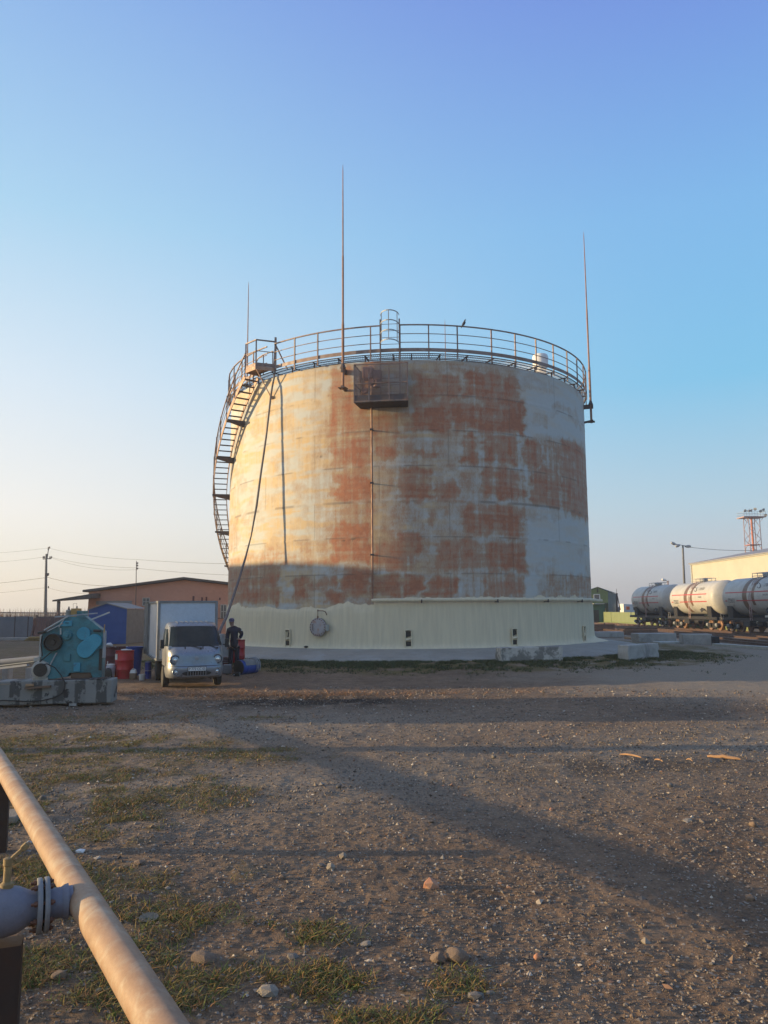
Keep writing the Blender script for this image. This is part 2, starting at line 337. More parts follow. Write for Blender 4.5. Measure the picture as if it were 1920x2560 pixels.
def attrmat(name):
    m, nt, b = newmat(name); a = N(nt, 'ShaderNodeAttribute'); a.attribute_name = 'paint'; return m, nt, b, a.outputs['Color']
def tankmat():
    m, nt, b, a = attrmat('old_tank_paint')
    sp = N(nt, 'ShaderNodeSeparateColor'); nt.links.new(a, sp.inputs[0])
    fine = noise(nt, 26, 4, .7, (1, 1, .35)); mid = noise(nt, 5, 5, .65)
    base = mixc(nt, mid, (.49, .505, .485), (.41, .425, .415))
    base = mixc(nt, sp.outputs[1], base, (.56, .36, .13))
    rust = mixc(nt, rng(nt, mid, .35, .65), (.41, .165, .085), (.32, .125, .070))
    add = N(nt, 'ShaderNodeMath', operation='ADD'); nt.links.new(sp.outputs[0], add.inputs[0]); nt.links.new(rng(nt, fine, .3, .7, -.10, .10), add.inputs[1])
    tanf = N(nt, 'ShaderNodeMath', operation='MULTIPLY'); nt.links.new(rng(nt, add.outputs[0], .02, .38), tanf.inputs[0]); nt.links.new(rng(nt, sp.outputs[0], 0, .08), tanf.inputs[1])
    col = mixc(nt, rng(nt, tanf.outputs[0], 0, 1, 0, .85), base, mixc(nt, fine, (.40, .275, .175), (.33, .22, .14)))
    col = mixc(nt, rng(nt, add.outputs[0], .32, .66), col, rust)
    col = mixc(nt, sp.outputs[2], col, (.10, .075, .06))
    nt.links.new(col, b.inputs['Base Color']); b.inputs['Roughness'].default_value = .72; bump(nt, b, fine, .12, .006); return m
def foammat():
    m, nt, b = newmat('sprayed_foam'); f = noise(nt, 1.4, 5, .55, (6, 6, .5)); g = noise(nt, 14, 3, .6)
    nt.links.new(mixc(nt, rng(nt, f, .35, .65), (.68, .58, .40), (.60, .51, .355)), b.inputs['Base Color']); b.inputs['Roughness'].default_value = .8
    bump(nt, b, f, .35, .03); return m
def groundmat():
    m, nt, b, a = attrmat('gravelly_ground'); sp = N(nt, 'ShaderNodeSeparateColor'); nt.links.new(a, sp.inputs[0])
    big = noise(nt, .45, 6, .62); mid = noise(nt, 3.2, 6, .66); fine = noise(nt, 26, 5, .75)
    col = mixc(nt, rng(nt, big, .38, .62), (.22, .146, .092), (.15, .098, .062))
    col = mixc(nt, rng(nt, mid, .45, .68, 0, .7), col, (.085, .056, .038))
    col = mixc(nt, sp.outputs[2], col, mixc(nt, mid, (.29, .235, .175), (.215, .175, .13)))
    gr = mixc(nt, rng(nt, mid, .3, .7), (.075, .085, .022), (.165, .10, .035))
    mu = N(nt, 'ShaderNodeMath', operation='MULTIPLY'); nt.links.new(sp.outputs[0], mu.inputs[0]); nt.links.new(rng(nt, fine, .3, .55, .35, 1), mu.inputs[1])
    col = mixc(nt, mu.outputs[0], col, gr)
    col = mixc(nt, sp.outputs[1], col, (.028, .019, .014))
    tc = N(nt, 'ShaderNodeTexCoord'); vo = N(nt, 'ShaderNodeTexVoronoi'); vo.inputs['Scale'].default_value = 24; nt.links.new(tc.outputs['Object'], vo.inputs[0])
    spc = N(nt, 'ShaderNodeSeparateColor'); nt.links.new(vo.outputs['Color'], spc.inputs[0])
    mask = N(nt, 'ShaderNodeMath', operation='MULTIPLY'); nt.links.new(rng(nt, vo.outputs['Distance'], .28, .36, 1, 0), mask.inputs[0]); nt.links.new(rng(nt, spc.outputs[0], .62, .7), mask.inputs[1])
    col = mixc(nt, mask.outputs[0], col, mixc(nt, spc.outputs[1], (.16, .125, .095), (.34, .28, .22)))
    col = mixc(nt, .5, col, mixc(nt, rng(nt, fine, .3, .7), tuple(.2 for _ in range(3)), (.95, .95, .95)), 'OVERLAY')
    nt.links.new(col, b.inputs['Base Color']); b.inputs['Roughness'].default_value = .95; b.inputs['Specular IOR Level'].default_value = .2
    ad = N(nt, 'ShaderNodeMath', operation='ADD'); nt.links.new(fine, ad.inputs[0]); nt.links.new(rng(nt, mask.outputs[0], 0, 1, 0, .5), ad.inputs[1])
    bump(nt, b, ad.outputs[0], .7, .035); return m
def pebblemat():
    m, nt, b, a = attrmat('pebbles'); nt.links.new(a, b.inputs['Base Color']); b.inputs['Roughness'].default_value = .9; return m
M_['tankpaint'] = tankmat(); M_['foam'] = foammat(); M_['ground'] = groundmat(); M_['pebble'] = pebblemat()

def npmesh(name, V, F, mat, col=None, smooth=True, parent=None):
    """V (n,3) F (m,k) arrays, fast path"""
    me = bpy.data.meshes.new(name); n, m, k = len(V), len(F), F.shape[1]
    me.vertices.add(n); me.vertices.foreach_set('co', np.ascontiguousarray(V, dtype=np.float32).ravel())
    me.loops.add(m * k); me.loops.foreach_set('vertex_index', np.ascontiguousarray(F, dtype=np.int32).ravel())
    me.polygons.add(m); me.polygons.foreach_set('loop_start', np.arange(0, m * k, k, dtype=np.int32)); me.polygons.foreach_set('loop_total', np.full(m, k, dtype=np.int32))
    me.update(calc_edges=True); me.validate()
    if col is not None:
        at_ = me.color_attributes.new('paint', 'FLOAT_COLOR', 'POINT'); c = np.ones((n, 4), np.float32); c[:, :3] = col; at_.data.foreach_set('color', c.ravel())
    if smooth: me.shade_smooth()
    else: me.shade_flat()
    me.materials.append(mat); o = bpy.data.objects.new(name, me); S.collection.objects.link(o)
    if parent: o.parent = parent
    return o
def gridfaces(nu, nv, wrap=False):
    i = np.arange(nu - (0 if wrap else 1))[:, None]; j = np.arange(nv - 1)[None, :]
    a = i * nv + j; b = ((i + 1) % nu) * nv + j
    return np.stack([a, b, b + 1, a + 1], -1).reshape(-1, 4)
# ---------------- ground ----------------
def build_ground():
    r = np.concatenate([np.linspace(.3, 3, 26)[:-1], np.exp(np.linspace(math.log(3), math.log(32), 620))[:-1], np.exp(np.linspace(math.log(32), math.log(120), 170))[:-1], np.exp(np.linspace(math.log(120), math.log(1900), 34))])
    az = np.concatenate([np.linspace(-180, -36, 60)[:-1], np.linspace(-36, 36, 470)[:-1], np.linspace(36, 180, 60)[:-1]])
    A, RR = np.meshgrid(np.radians(az), r, indexing='ij'); x = RR * np.sin(A); y = RR * np.cos(A)
    z = gz(x, y)
    near = 1 - sst(RR, 26, 45)
    z = z + near * (.045 * (fbm(x * 1.3, y * 1.3, 11, 3) - .5) + .020 * (fbm(x * 6, y * 6, 12, 3) - .5) + .012 * (vn(x * 24, y * 24, 13) - .5))
    # two faint wheel ruts curving across the yard
    rd = y - (9.5 + .32 * x + .01 * x * x)
    z = z - near * .03 * (np.exp(-(rd / .35) ** 2) + np.exp(-((rd - 1.9) / .35) ** 2))
    z = z + 0 * RR
    rt = np.hypot(x - TC.x, y - TC.y)
    n1 = fbm(x * .5, y * .5, 5, 4); n2 = fbm(x * 2.2, y * 2.2, 6, 4)
    # grass: near left strip, belt round the apron, left yard
    g = gmask(x, y)
    g = np.maximum(g, (1 - sst(abs(rt - 13.6) + (n1 - .5) * 2, 1.4, 3.0)) * .95)
    g = np.maximum(g, sst(-x + (n1 - .5) * 5, 9, 11) * sst(y, 17, 20) * .6)
    g = np.maximum(g, sst(y, 60, 75) * .5)
    g = np.where(y < 17, np.clip(g, 0, 1), np.clip(g * sst(n2, .36, .52), 0, 1))
    # dark damp earth
    d = np.exp(-(((x + 1.9) / 2.6) ** 4 + ((y - 18.6) / 1.2) ** 2)) * 1.2
    d = np.maximum(d, np.exp(-(((x - 7.5) / 6) ** 2 + ((y - 25.2) / 2.0) ** 2)) * 0)
    d = np.maximum(d, np.exp(-(((x - 3.3) / 2.2) ** 2 + ((y - 10.9) / .7) ** 2)) * .65)
    d = np.clip(d * sst(n2, .2, .5), 0, 1)
    # pale dusty track
    p = np.exp(-((rd - 1) / 2.2) ** 2) * .7
    p = np.maximum(p, sst(x + (n1 - .5) * 6, 2, 9) * sst(y, 15, 21) * .95)
    p = np.maximum(p, np.exp(-(((x + 2.5) / 5) ** 2 + ((y - 15) / 2.6) ** 2)) * .8)
    p = np.clip(p * (1 - g), 0, 1)
    V = np.stack([x, y, z], -1).reshape(-1, 3); C = np.stack([g, d, p], -1).reshape(-1, 3)
    o = npmesh('ground', V, gridfaces(len(az), len(r), True), M_['ground'], C)
    tag(o, 'brown gravelly earth of the yard with thin grass and faint wheel tracks', kind='structure')
build_ground()

def build_pebbles():
    rnd = np.random.RandomState(3); n = 95000
    # density ~ even in the picture: sample distance by 1/r
    d = 3.2 * (22 / 3.2) ** rnd.rand(n) ; az = np.radians(rnd.uniform(-30, 30, n)); x = d * np.sin(az); y = d * np.cos(az)
    keep = (fbm(x * 1.1, y * 1.1, 40, 3) + rnd.rand(n) * .5) > .55; x = x[keep]; y = y[keep]; d = d[keep]; n = len(x)
    s = (.0042 + .011 * rnd.rand(n) ** 4.0) * (.6 + d * .085); big = rnd.rand(n) < .01; s[big] *= 1.9
    near = 1
    z = gz(x, y) + (.045 * (fbm(x * 1.3, y * 1.3, 11, 3) - .5) + .020 * (fbm(x * 6, y * 6, 12, 3) - .5) + .012 * (vn(x * 24, y * 24, 13) - .5))
    B = np.array([(1, 0, 0), (0, 1, 0), (-1, 0, 0), (0, -1, 0), (0, 0, 1), (0, 0, -1)], float)
    Fb = np.array([(0, 1, 4), (1, 2, 4), (2, 3, 4), (3, 0, 4), (1, 0, 5), (2, 1, 5), (3, 2, 5), (0, 3, 5)])
    a = rnd.rand(n) * 6.28; sc = np.stack([s * rnd.uniform(.7, 1.4, n), s * rnd.uniform(.6, 1.1, n), s * rnd.uniform(.4, .8, n)], -1)
    V = B[None] * sc[:, None] + rnd.normal(0, 1, (n, 6, 3)) * s[:, None, None] * .22
    ca, sa = np.cos(a)[:, None], np.sin(a)[:, None]
    Vx = V[..., 0] * ca - V[..., 1] * sa; Vy = V[..., 0] * sa + V[..., 1] * ca
    V = np.stack([Vx + x[:, None], Vy + y[:, None], V[..., 2] + (z + s * .2)[:, None]], -1).reshape(-1, 3)
    F = (Fb[None] + (np.arange(n) * 6)[:, None, None]).reshape(-1, 3)
    pal = np.array([(.17, .135, .105), (.23, .185, .145), (.11, .085, .066), (.30, .25, .20), (.20, .14, .095), (.22, .125, .08), (.44, .38, .31)])
    ci = rnd.choice(7, n, p=[.28, .22, .20, .09, .12, .05, .04]); C = np.repeat(pal[ci] * rnd.uniform(.8, 1.15, (n, 1)), 6, 0)
    o = npmesh('gravel', V, F, M_['pebble'], C, smooth=False); tag(o, 'small loose stones scattered over the brown earth', 'gravel', kind='stuff')
build_pebbles()

def blades(name, spots, h, w, pal, label, cat, seed=1, per=9, lean=.5, mat=None):
    rnd = np.random.RandomState(seed); P = np.array(spots); n = len(P)
    P = np.repeat(P, per, 0) + np.concatenate([rnd.normal(0, .035, (n * per, 2)), np.zeros((n * per, 1))], 1); n = len(P)
    a = rnd.rand(n) * 6.28; hh = h * rnd.uniform(.35, 1.2, n); ww = w * rnd.uniform(.6, 1.3, n)
    u = np.stack([np.cos(a), np.sin(a), 0 * a], -1); l = np.stack([rnd.normal(0, lean, n), rnd.normal(0, lean, n), np.ones(n)], -1) * hh[:, None]
    b0 = P - u * ww[:, None]; b1 = P + u * ww[:, None]; m = P + l * .55; m0 = m - u * ww[:, None] * .8; m1 = m + u * ww[:, None] * .8
    t = P + l * np.array([1.5, 1.5, 1.0])
    V = np.stack([b0, b1, m1, m0, t], 1).reshape(-1, 3)
    i = (np.arange(n) * 5)[:, None]
    F = np.concatenate([i + np.array([[0, 1, 2]]), i + np.array([[0, 2, 3]]), i + np.array([[3, 2, 4]])], 0)
    pal = np.array(pal); C = np.repeat(pal[rnd.randint(0, len(pal), n)] * rnd.uniform(.75, 1.2, (n, 1)), 5, 0)
    o = npmesh(name, V, F, M_['pebble'], C, smooth=False); tag(o, label, cat, kind='stuff'); return o
def grass_spots(n, test, seed):
    rnd = np.random.RandomState(seed); out = []
    x, y = test(rnd, n); z = gz(x, y) + .045 * (fbm(x * 1.3, y * 1.3, 11, 3) - .5) - .005
    return np.stack([x, y, z], -1)
def near_grass(rnd, n):
    d = 3.2 * (17 / 3.2) ** rnd.rand(n); az = np.radians(rnd.uniform(-30, 22, n)); x = d * np.sin(az); y = d * np.cos(az)
    k = gmask(x, y) > .12 + rnd.rand(n) * .75; return x[k], y[k]
blades('grass', grass_spots(42000, near_grass, 8), .042, .0035, [(.10, .135, .025), (.16, .165, .035), (.26, .18, .055), (.33, .19, .07), (.22, .11, .045)], 'short sparse grass and dry stalks beside the foreground pipe', 'grass', 4, 8, .9)
def belt(rnd, n):
    a = np.radians(rnd.uniform(-50, 62, n)); rr = 12.35 + np.abs(rnd.normal(0, 1.7, n)); x = TC.x + rr * np.sin(a); y = TC.y - rr * np.cos(a)
    k = fbm(x * 1.3, y * 1.3, 33, 3) > .38 + .04 * (rr - 12.3); return x[k], y[k]
blades('grass', grass_spots(17000, belt, 9), .09, .010, [(.05, .07, .022), (.065, .085, .028), (.09, .09, .035), (.055, .055, .028)], 'dark green grass belt growing along the edge of the concrete apron', 'grass', 5, 4, .7)
def drypat(rnd, n):
    q = [gp(640, 1738), gp(900, 1736), gp(340, 1735), gp(300, 1800), gp(520, 1735)]; W_ = [(1.4, .35), (2.6, .25), (.8, .4), (1.6, .5), (.9, .5)]
    i = rnd.randint(0, len(q), n); x = np.array([q[k].x for k in i]) + rnd.normal(0, 1, n) * np.array([W_[k][0] for k in i]); y = np.array([q[k].y for k in i]) + rnd.normal(0, 1, n) * np.array([W_[k][1] for k in i]); return x, y
blades('dry_stalks', grass_spots(700, drypat, 10), .11, .006, [(.34, .17, .08), (.27, .14, .07), (.4, .22, .11), (.22, .14, .08)], 'orange dry stalks lying in front of the parked box truck', 'dry grass', 6, 5, 1.6)
def reedpat(rnd, n):
    x = rnd.uniform(-45, -14, n); y = rnd.uniform(61.8, 64.5, n); return x, y
blades('reeds', grass_spots(2600, reedpat, 12), 2.15, .03, [(.22, .13, .10), (.27, .17, .12), (.16, .10, .08)], 'dry brown reeds showing above the yard fence', 'reeds', 7, 2, .07)
def farscrub(rnd, n):
    x = rnd.uniform(38, 62, n); y = rnd.uniform(150, 190, n); return x, y
blades('scrub', grass_spots(1200, farscrub, 13), 2.2, .25, [(.10, .10, .09), (.14, .13, .12), (.08, .08, .07)], 'low grey scrub far behind the pale green fence', 'scrub', 8, 3, .4)

# ---------------- apron ----------------
def build_apron():
    rs = [12.28, 12.22, 11.5, 10.8, 10.1, 9.2]; zs = [-.15, .20, .33, .42, .50, .53]
    az = np.radians(np.arange(0, 360, 1.2)); A, R2 = np.meshgrid(az, rs, indexing='ij')
    wob = (fbm(A * 18, A * 0, 77, 3) - .5) * .35; R3 = R2 + wob * (R2 > 12)
    x = TC.x + R3 * np.sin(A); y = TC.y - R3 * np.cos(A); z = np.tile(np.array(zs), (len(az), 1)) + (fbm(A * 30, R2, 78, 2) - .5) * .03 * (R2 > 9.5)
    o = npmesh('apron', np.stack([x, y, z], -1).reshape(-1, 3), gridfaces(len(az), len(rs), True), M_['apron']); tag(o, 'sloping grey concrete apron ringing the foot of the storage tank', kind='structure')
build_apron()

# ---------------- big tank ----------------
TK = thing('storage_tank', TC, 'huge rusty cylindrical storage tank with a pale foam skirt, stair and roof railing', 'storage tank', -CAZ)
TANKM = wm(TK); TINV = TANKM.inverted()
def thit(px, py, r=TR):
    d = TINV.to_3x3() @ ray(px, py); o = TINV @ Vector((0, 0, EYE))
    a = d.x ** 2 + d.y ** 2; b = o.x * d.x + o.y * d.y; c = o.x ** 2 + o.y ** 2 - r * r; q = max(0, b * b - a * c)
    t = (-b - math.sqrt(q)) / a; p = o + d * t; return math.degrees(math.atan2(p.x, -p.y)), p.z
def build_shell():
    ph = np.concatenate([np.linspace(-180, -92, 40)[:-1], np.linspace(-92, 92, 760), np.linspace(92, 180, 40)[1:-1]]); zz = np.linspace(0, TH, 240)
    PH, Z = np.meshgrid(ph, zz, indexing='ij'); U = np.radians(PH) * TR
    rust = np.zeros_like(U); stain_sunwarm = np.zeros_like(U)
    jx = (fbm(U * 1.6, Z * 3.2, 101, 4) - .5) * .75; jz = (fbm(U * 2.4, Z * 1.4, 102, 4) - .5) * .6
    Uj, Zj = U + jx, Z + jz
    def rect(x0, y0, x1, y1, s, soft=.24, tgt=None):
        nonlocal rust, stain_sunwarm
        xm, ym = (x0 + x1) / 2, (y0 + y1) / 2
        u0 = R_(thit(x0, ym)[0]) * TR; u1 = R_(thit(x1, ym)[0]) * TR; z1 = thit(xm, y0)[1]; z0 = thit(xm, y1)[1]
        m = sst(Uj, u0 - soft, u0 + soft) * (1 - sst(Uj, u1 - soft, u1 + soft)) * sst(Zj, z0 - soft, z0 + soft) * (1 - sst(Zj, z1 - soft, z1 + soft)) * s
        if tgt: stain_sunwarm = np.maximum(stain_sunwarm, m)
        else: rust = np.maximum(rust, m)
    def z7(*a):
        for x0, y0, x1, y1, s in a: rect(860 + x0 / 2.592, 1000 + y0 / 2.592, 860 + x1 / 2.592, 1000 + y1 / 2.592, s)
    def z4(*a):
        for x0, y0, x1, y1, s in a: rect(820 + x0 / 2.44, 760 + y0 / 2.44, 820 + x1 / 2.44, 760 + y1 / 2.44, s)
    def z3(*a):
        for x0, y0, x1, y1, s in a: rect(520 + x0 / 3.19, 780 + y0 / 3.19, 520 + x1 / 3.19, 780 + y1 / 3.19, s)
    def z6(*a):
        for x0, y0, x1, y1, s in a: rect(560 + x0 / 3.072, 1380 + y0 / 3.072, 560 + x1 / 3.072, 1380 + y1 / 3.072, s)
    z7((330, -30, 1170, 205, .5), (430, 50, 650, 205, .85), (740, 10, 890, 150, .65), (900, -10, 1172, 212, .72), (190, 80, 430, 240, .5), (190, 250, 610, 400, .42), (190, 300, 370, 390, .7), (440, 315, 610, 390, .72),
       (745, 215, 870, 418, .72), (760, 330, 860, 415, .9), (890, 215, 1130, 430, .72), (190, 430, 330, 560, .26), (190, 555, 320, 650, .62), (345, 425, 575, 662, .72), (400, 540, 575, 660, .88), (580, 530, 740, 655, .68), (740, 440, 900, 650, .45),
       (900, 430, 1170, 645, .7), (910, 560, 1170, 645, .9), (1155, 245, 1290, 430, .74), (1195, 430, 1410, 695, .68), (1285, 250, 1410, 480, .5), (1405, 280, 1600, 760, .66), (190, 680, 530, 880, .24), (530, 695, 615, 850, .55), (620, 700, 720, 870, .3),
       (753, 675, 1165, 888, .68), (1020, 680, 1165, 880, .82), (190, 900, 470, 1115, .66), (335, 850, 510, 1000, .68), (590, 915, 750, 1115, .62), (735, 895, 1192, 1118, .66), (1000, 950, 1192, 1112, .78), (190, 1125, 400, 1290, .76),
       (395, 1115, 505, 1290, .9), (525, 1140, 745, 1290, .76), (770, 1125, 900, 1290, .4), (895, 1125, 1165, 1290, .6), (1285, 1125, 1445, 1290, .42), (1440, 1135, 1620, 1290, .52), (860, 250, 1100, 300, .8))
    z4((500, 425, 800, 600, .66), (520, 440, 620, 560, .8), (815, 415, 1165, 600, .70), (830, 420, 960, 520, .85), (500, 600, 745, 790, .80), (745, 600, 1200, 790, .70), (1030, 630, 1200, 780, .85), (500, 340, 1160, 430, .38), (0, 380, 180, 900, .65), (270, 640, 500, 900, .5), (180, 350, 330, 600, .6))
    z3((980, 430, 1170, 760, .68), (1030, 760, 1310, 960, .60), (985, 990, 1310, 1250, .76), (1060, 1000, 1300, 1230, .86), (1010, 1290, 1310, 1520, .84), (960, 1390, 1060, 1500, .6), (940, 1530, 1310, 1700, .35), (985, 1660, 1310, 2000, .82), (700, 1800, 985, 2000, .42), (685, 1330, 830, 1480, .28), (1150, 780, 1640, 1000, .55),
       (160, 1920, 700, 2010, .5), (400, 870, 500, 1010, .16), (690, 600, 800, 660, .22), (160, 1640, 245, 1900, .33), (330, 1390, 640, 1500, .16), (430, 1860, 600, 1990, .36))
    z6((30, 60, 1120, 110, .66), (30, 110, 420, 400, .60), (170, 250, 310, 400, .74), (360, 260, 425, 400, .7), (530, 190, 650, 400, .72), (640, 200, 900, 300, .55), (830, 180, 900, 270, .8), (750, 300, 960, 400, .74), (900, 110, 1140, 360, .74), (430, 300, 700, 400, .36))
    z3((985, 400, 1310, 2010, .46), (1060, 500, 1310, 1900, .52))
    # general thin staining, yellow-brown brush marks along the welds
    st = fbm(U * 7, Z * .7, 120, 4); sh = fbm(U * .5, Z * 9, 121, 4)
    left = 1 - sst(PH, 2, 16)  # sunlit side, where extra yellow paints the sun's warmth into the colour
    rust = np.maximum(rust, .36 * sst(PH, -36, -18) * (1 - sst(PH, 20, 31)) * sst(fbm(U * .75, Z * 1.1, 119, 4), .24, .46)); rust = np.maximum(rust, .16 * sst(-PH, 18, 34) * sst(fbm(U * .5, Z * 1.1, 118, 4), .45, .62)); rust = np.maximum(rust, .20 * sst(fbm(U * .6, Z * 1.2, 117, 4), .52, .66) * sst(PH, 25, 32))
    rust = rust * (.78 + .5 * (st - .5) + .6 * (sh - .5)) + (fbm(U * 3, Z * 3, 122, 5) - .5) * .42 * (rust > .03)
    # vertical paint runs eating into the rust
    runs = sst(fbm(U * 5, Z * .35, 140, 3), .6, .7); rust -= runs * .12
    # bare paint under some welds; broad yellow wash warms the sunlit side
    course = 1.532
    dz = np.abs(((Z + .25) / course) % 1 - .5) * 2   # 1 on welds
    sy = fbm(U * .9, Z * 4, 130, 4)
    stain_sunwarm = np.maximum(stain_sunwarm, .62 * sst(sy, .38, .66) * (.3 + .7 * left))
    stain_sunwarm = np.maximum(stain_sunwarm, .75 * sst(dz, .80, .97) * sst(fbm(U * .8, Z * 7, 131, 3), .4, .62) * (.3 + .7 * left))
    stain_sunwarm = np.clip(stain_sunwarm * (.4 + 1.0 * fbm(U * 9, Z * .8, 132, 3)), 0, .8)
    # welds and plate joints
    pz = (Z + .0) / course; wl = np.abs(pz - np.round(pz)) * course
    dark = (wl < .028) * sst(fbm(U * 1.2, Z * 0 + np.round(pz) * 9, 133, 3), .42, .6) * .5
    row = np.floor(pz); uu = (U + (row % 2) * 2.96 + 1.2) / 5.93; vl = np.abs(uu - np.round(uu)) * 5.93; dark = np.maximum(dark, (vl < .022) * .38)
    for px, py, w, h in ((885, 1349, 12, 4), (860, 1352, 6, 2), (753, 1340, 5, 2), (800, 1142, 9, 3), (627, 1435, 3, 6)):
        a, zc = thit(px, py); uc = R_(a) * TR; sc = 32.5 / FPX
        dark = np.maximum(dark, np.exp(-(((U - uc) / (w * sc)) ** 2 + ((Z - zc) / (h * sc)) ** 2)) * sst(fbm(U * 14, Z * 14, 150, 2), .5, .6) * .9)
    rad = TR + .012 * (fbm(U * .8, Z * .8, 160, 3) - .5) * 2 + .010 * np.exp(-(wl / .05) ** 2)
    x = rad * np.sin(np.radians(PH)); y = -rad * np.cos(np.radians(PH))
    o = npmesh('shell', np.stack([x, y, Z], -1).reshape(-1, 3), gridfaces(len(ph), len(zz), True), M_['tankpaint'], np.clip(np.stack([rust, stain_sunwarm, dark], -1), 0, 1).reshape(-1, 3), parent=TK)
build_shell()
MB().lathe([(TR, TH), (6, TH + .18), (3, TH + .36), (.05, TH + .5)], 72, capa=False).build('roof', M_['tankpaint'], TK)
def ring(mb, r, z, w, h, a0, a1, st=2.4):
    n = max(2, int(abs(a1 - a0) / st)); A = [a0 + (a1 - a0) * i / n for i in range(n + 1)]
    full = abs(a1 - a0) >= 359.9
    prof = [(r - w / 2, z - h / 2), (r + w / 2, z - h / 2), (r + w / 2, z + h / 2), (r - w / 2, z + h / 2)]
    b = len(mb.v)
    for a in A:
        for q in prof: mb.v.append(pol(q[0], a, q[1]))
    for i in range(n):
        for k in range(4):
            l = (k + 1) % 4; mb.f.append((b + i * 4 + k, b + i * 4 + l, b + (i + 1) * 4 + l, b + (i + 1) * 4 + k))
    if not full: mb.f += [(b, b + 1, b + 2, b + 3), (b + n * 4 + 3, b + n * 4 + 2, b + n * 4 + 1, b + n * 4)]
    return mb
def foam():
    ph = np.concatenate([np.linspace(-180, -92, 50)[:-1], np.linspace(-92, 92, 620), np.linspace(92, 180, 50)[1:-1]]); t = np.linspace(0, 1, 46)
    PH, T = np.meshgrid(ph, t, indexing='ij'); U = np.radians(PH) * TR
    top = np.where(PH < -8.5, 1.74 + .26 * sst(PH, -19, -15) + .18 * (1 - sst(PH, -60, -48)), 2.18) + .10 * (fbm(U * 1.1, U * 0, 60, 3) - .5) * 2 * (1 - .4 * (PH > -8.5)) + .05 * (fbm(U * 5, U * 0, 61, 2) - .5) + .09 * np.maximum(0, np.sin(U * 1.9 + 3 * vn(U * .4, U * 0, 62))) ** 6
    Z = T * top
    th = .085 * (1 - sst(T, .72, 1.0) * .95) - .012
    roll = np.where(PH < -14, .025 * np.exp(-((T - .88) / .07) ** 2) * (.4 + fbm(U * 4, Z * 2 + U, 63, 3)), 0)
    foot = .10 * np.exp(-Z / .09) + .55 * sst(PH, 55, 75) * np.exp(-Z / .07)
    rad = TR + th + roll + foot + .018 * (fbm(U * 2.6, Z * .6, 64, 3) - .5) + .010 * (fbm(U * 9, Z * .5, 65, 2) - .5)
    rad[:, 0] += .04; Z[:, 0] -= .04
    x = rad * np.sin(np.radians(PH)); y = -rad * np.cos(np.radians(PH))
    npmesh('foam_skirt', np.stack([x, y, Z], -1).reshape(-1, 3), gridfaces(len(ph), len(t), True), M_['foam'], parent=TK)
foam()
# foam coated ring pipe
mb = MB(); n = 90; pts = [pol(TR + .20 + .006 * random.random(), -9 + (84 + 9) * i / n, 1.98 + .012 * random.random()) for i in range(n + 1)]
pts.append(pol(TR + .65, 86, 1.98)); mb.tube(pts, .075, 10); mb.build('ring_pipe', M_['foam'], TK)
for a in (3.2, 22.5, 38.5, 55):
    MB().bar(pol(TR + .05, a, 1.90), pol(TR + .32, a, 1.90), .05, .05).bar(pol(TR + .29, a, 1.86), pol(TR + .29, a, 2.0), .05, .04).build('pipe_bracket', M_['darksteel'], TK)
# standpipe
sp_ = MB().tube([pol(TR + .21, -8.8, 1.95), pol(TR + .21, -8.75, 4), pol(TR + .20, -8.8, 7), pol(TR + .21, -8.8, 9.96), pol(TR + .21, -8.8, 11.3)], .042, 10).build('standpipe', M_['rod'], TK)
for z in (6.9, 3.87, 9.2):
    MB().box(pol(TR + .21, -8.8, z), (.15, .13, .07)).bar(pol(TR, -8.8, z), pol(TR + .2, -8.8, z), .05).build('pipe_clamp', M_['darksteel'], sp_)
# anchor gussets in foam holes; flat dark plates stand in for the recess shade
for k, a in enumerate((-32.9, -.1, 27.7, 58.2, -63)):
    an = MB(); T_ = Matrix.Rotation(R_(a), 4, 'Z')
    def L(x, y, z): return T_ @ Vector((x, -(TR + .10 + y), z))
    lowp = MB().add([L(-.11, .02, .10), L(.11, .02, .10), L(.11, .02, .29), L(-.11, .02, .29)], [(0, 1, 2, 3)])
    an.add([L(-.11, .02, .45), L(.11, .02, .52), L(.12, .02, .70), L(-.12, .02, .68)], [(0, 1, 2, 3)]) if k == 1 or k == 2 else an.add([L(-.03, .02, .45), L(.03, .02, .42), L(.10, .02, .70), L(.02, .02, .66)], [(0, 1, 2, 3)])
    an.tube([L(-.12, .04, .71), L(.13, .04, .73)], .022, 6)
    o = an.build('anchor_recess_dark', M_['greasy'], TK); lowp.build('recess_dark_plate', M_['greasy'], TK)
    li = MB()
    for s_ in (-1, 1): li.tube([L(.13 * s_, .03, .06), L(.135 * s_, .045, .4), L(.13 * s_, .03, .74)], [.03, .024, .034], 7)
    li.tube([L(-.14, .04, .755), L(0, .05, .775), L(.14, .04, .755)], .034, 7); li.tube([L(-.1, .04, .36), L(.1, .04, .40)], [.05, .045], 7)
    li.build('foam_collar', M_['foam'], TK)
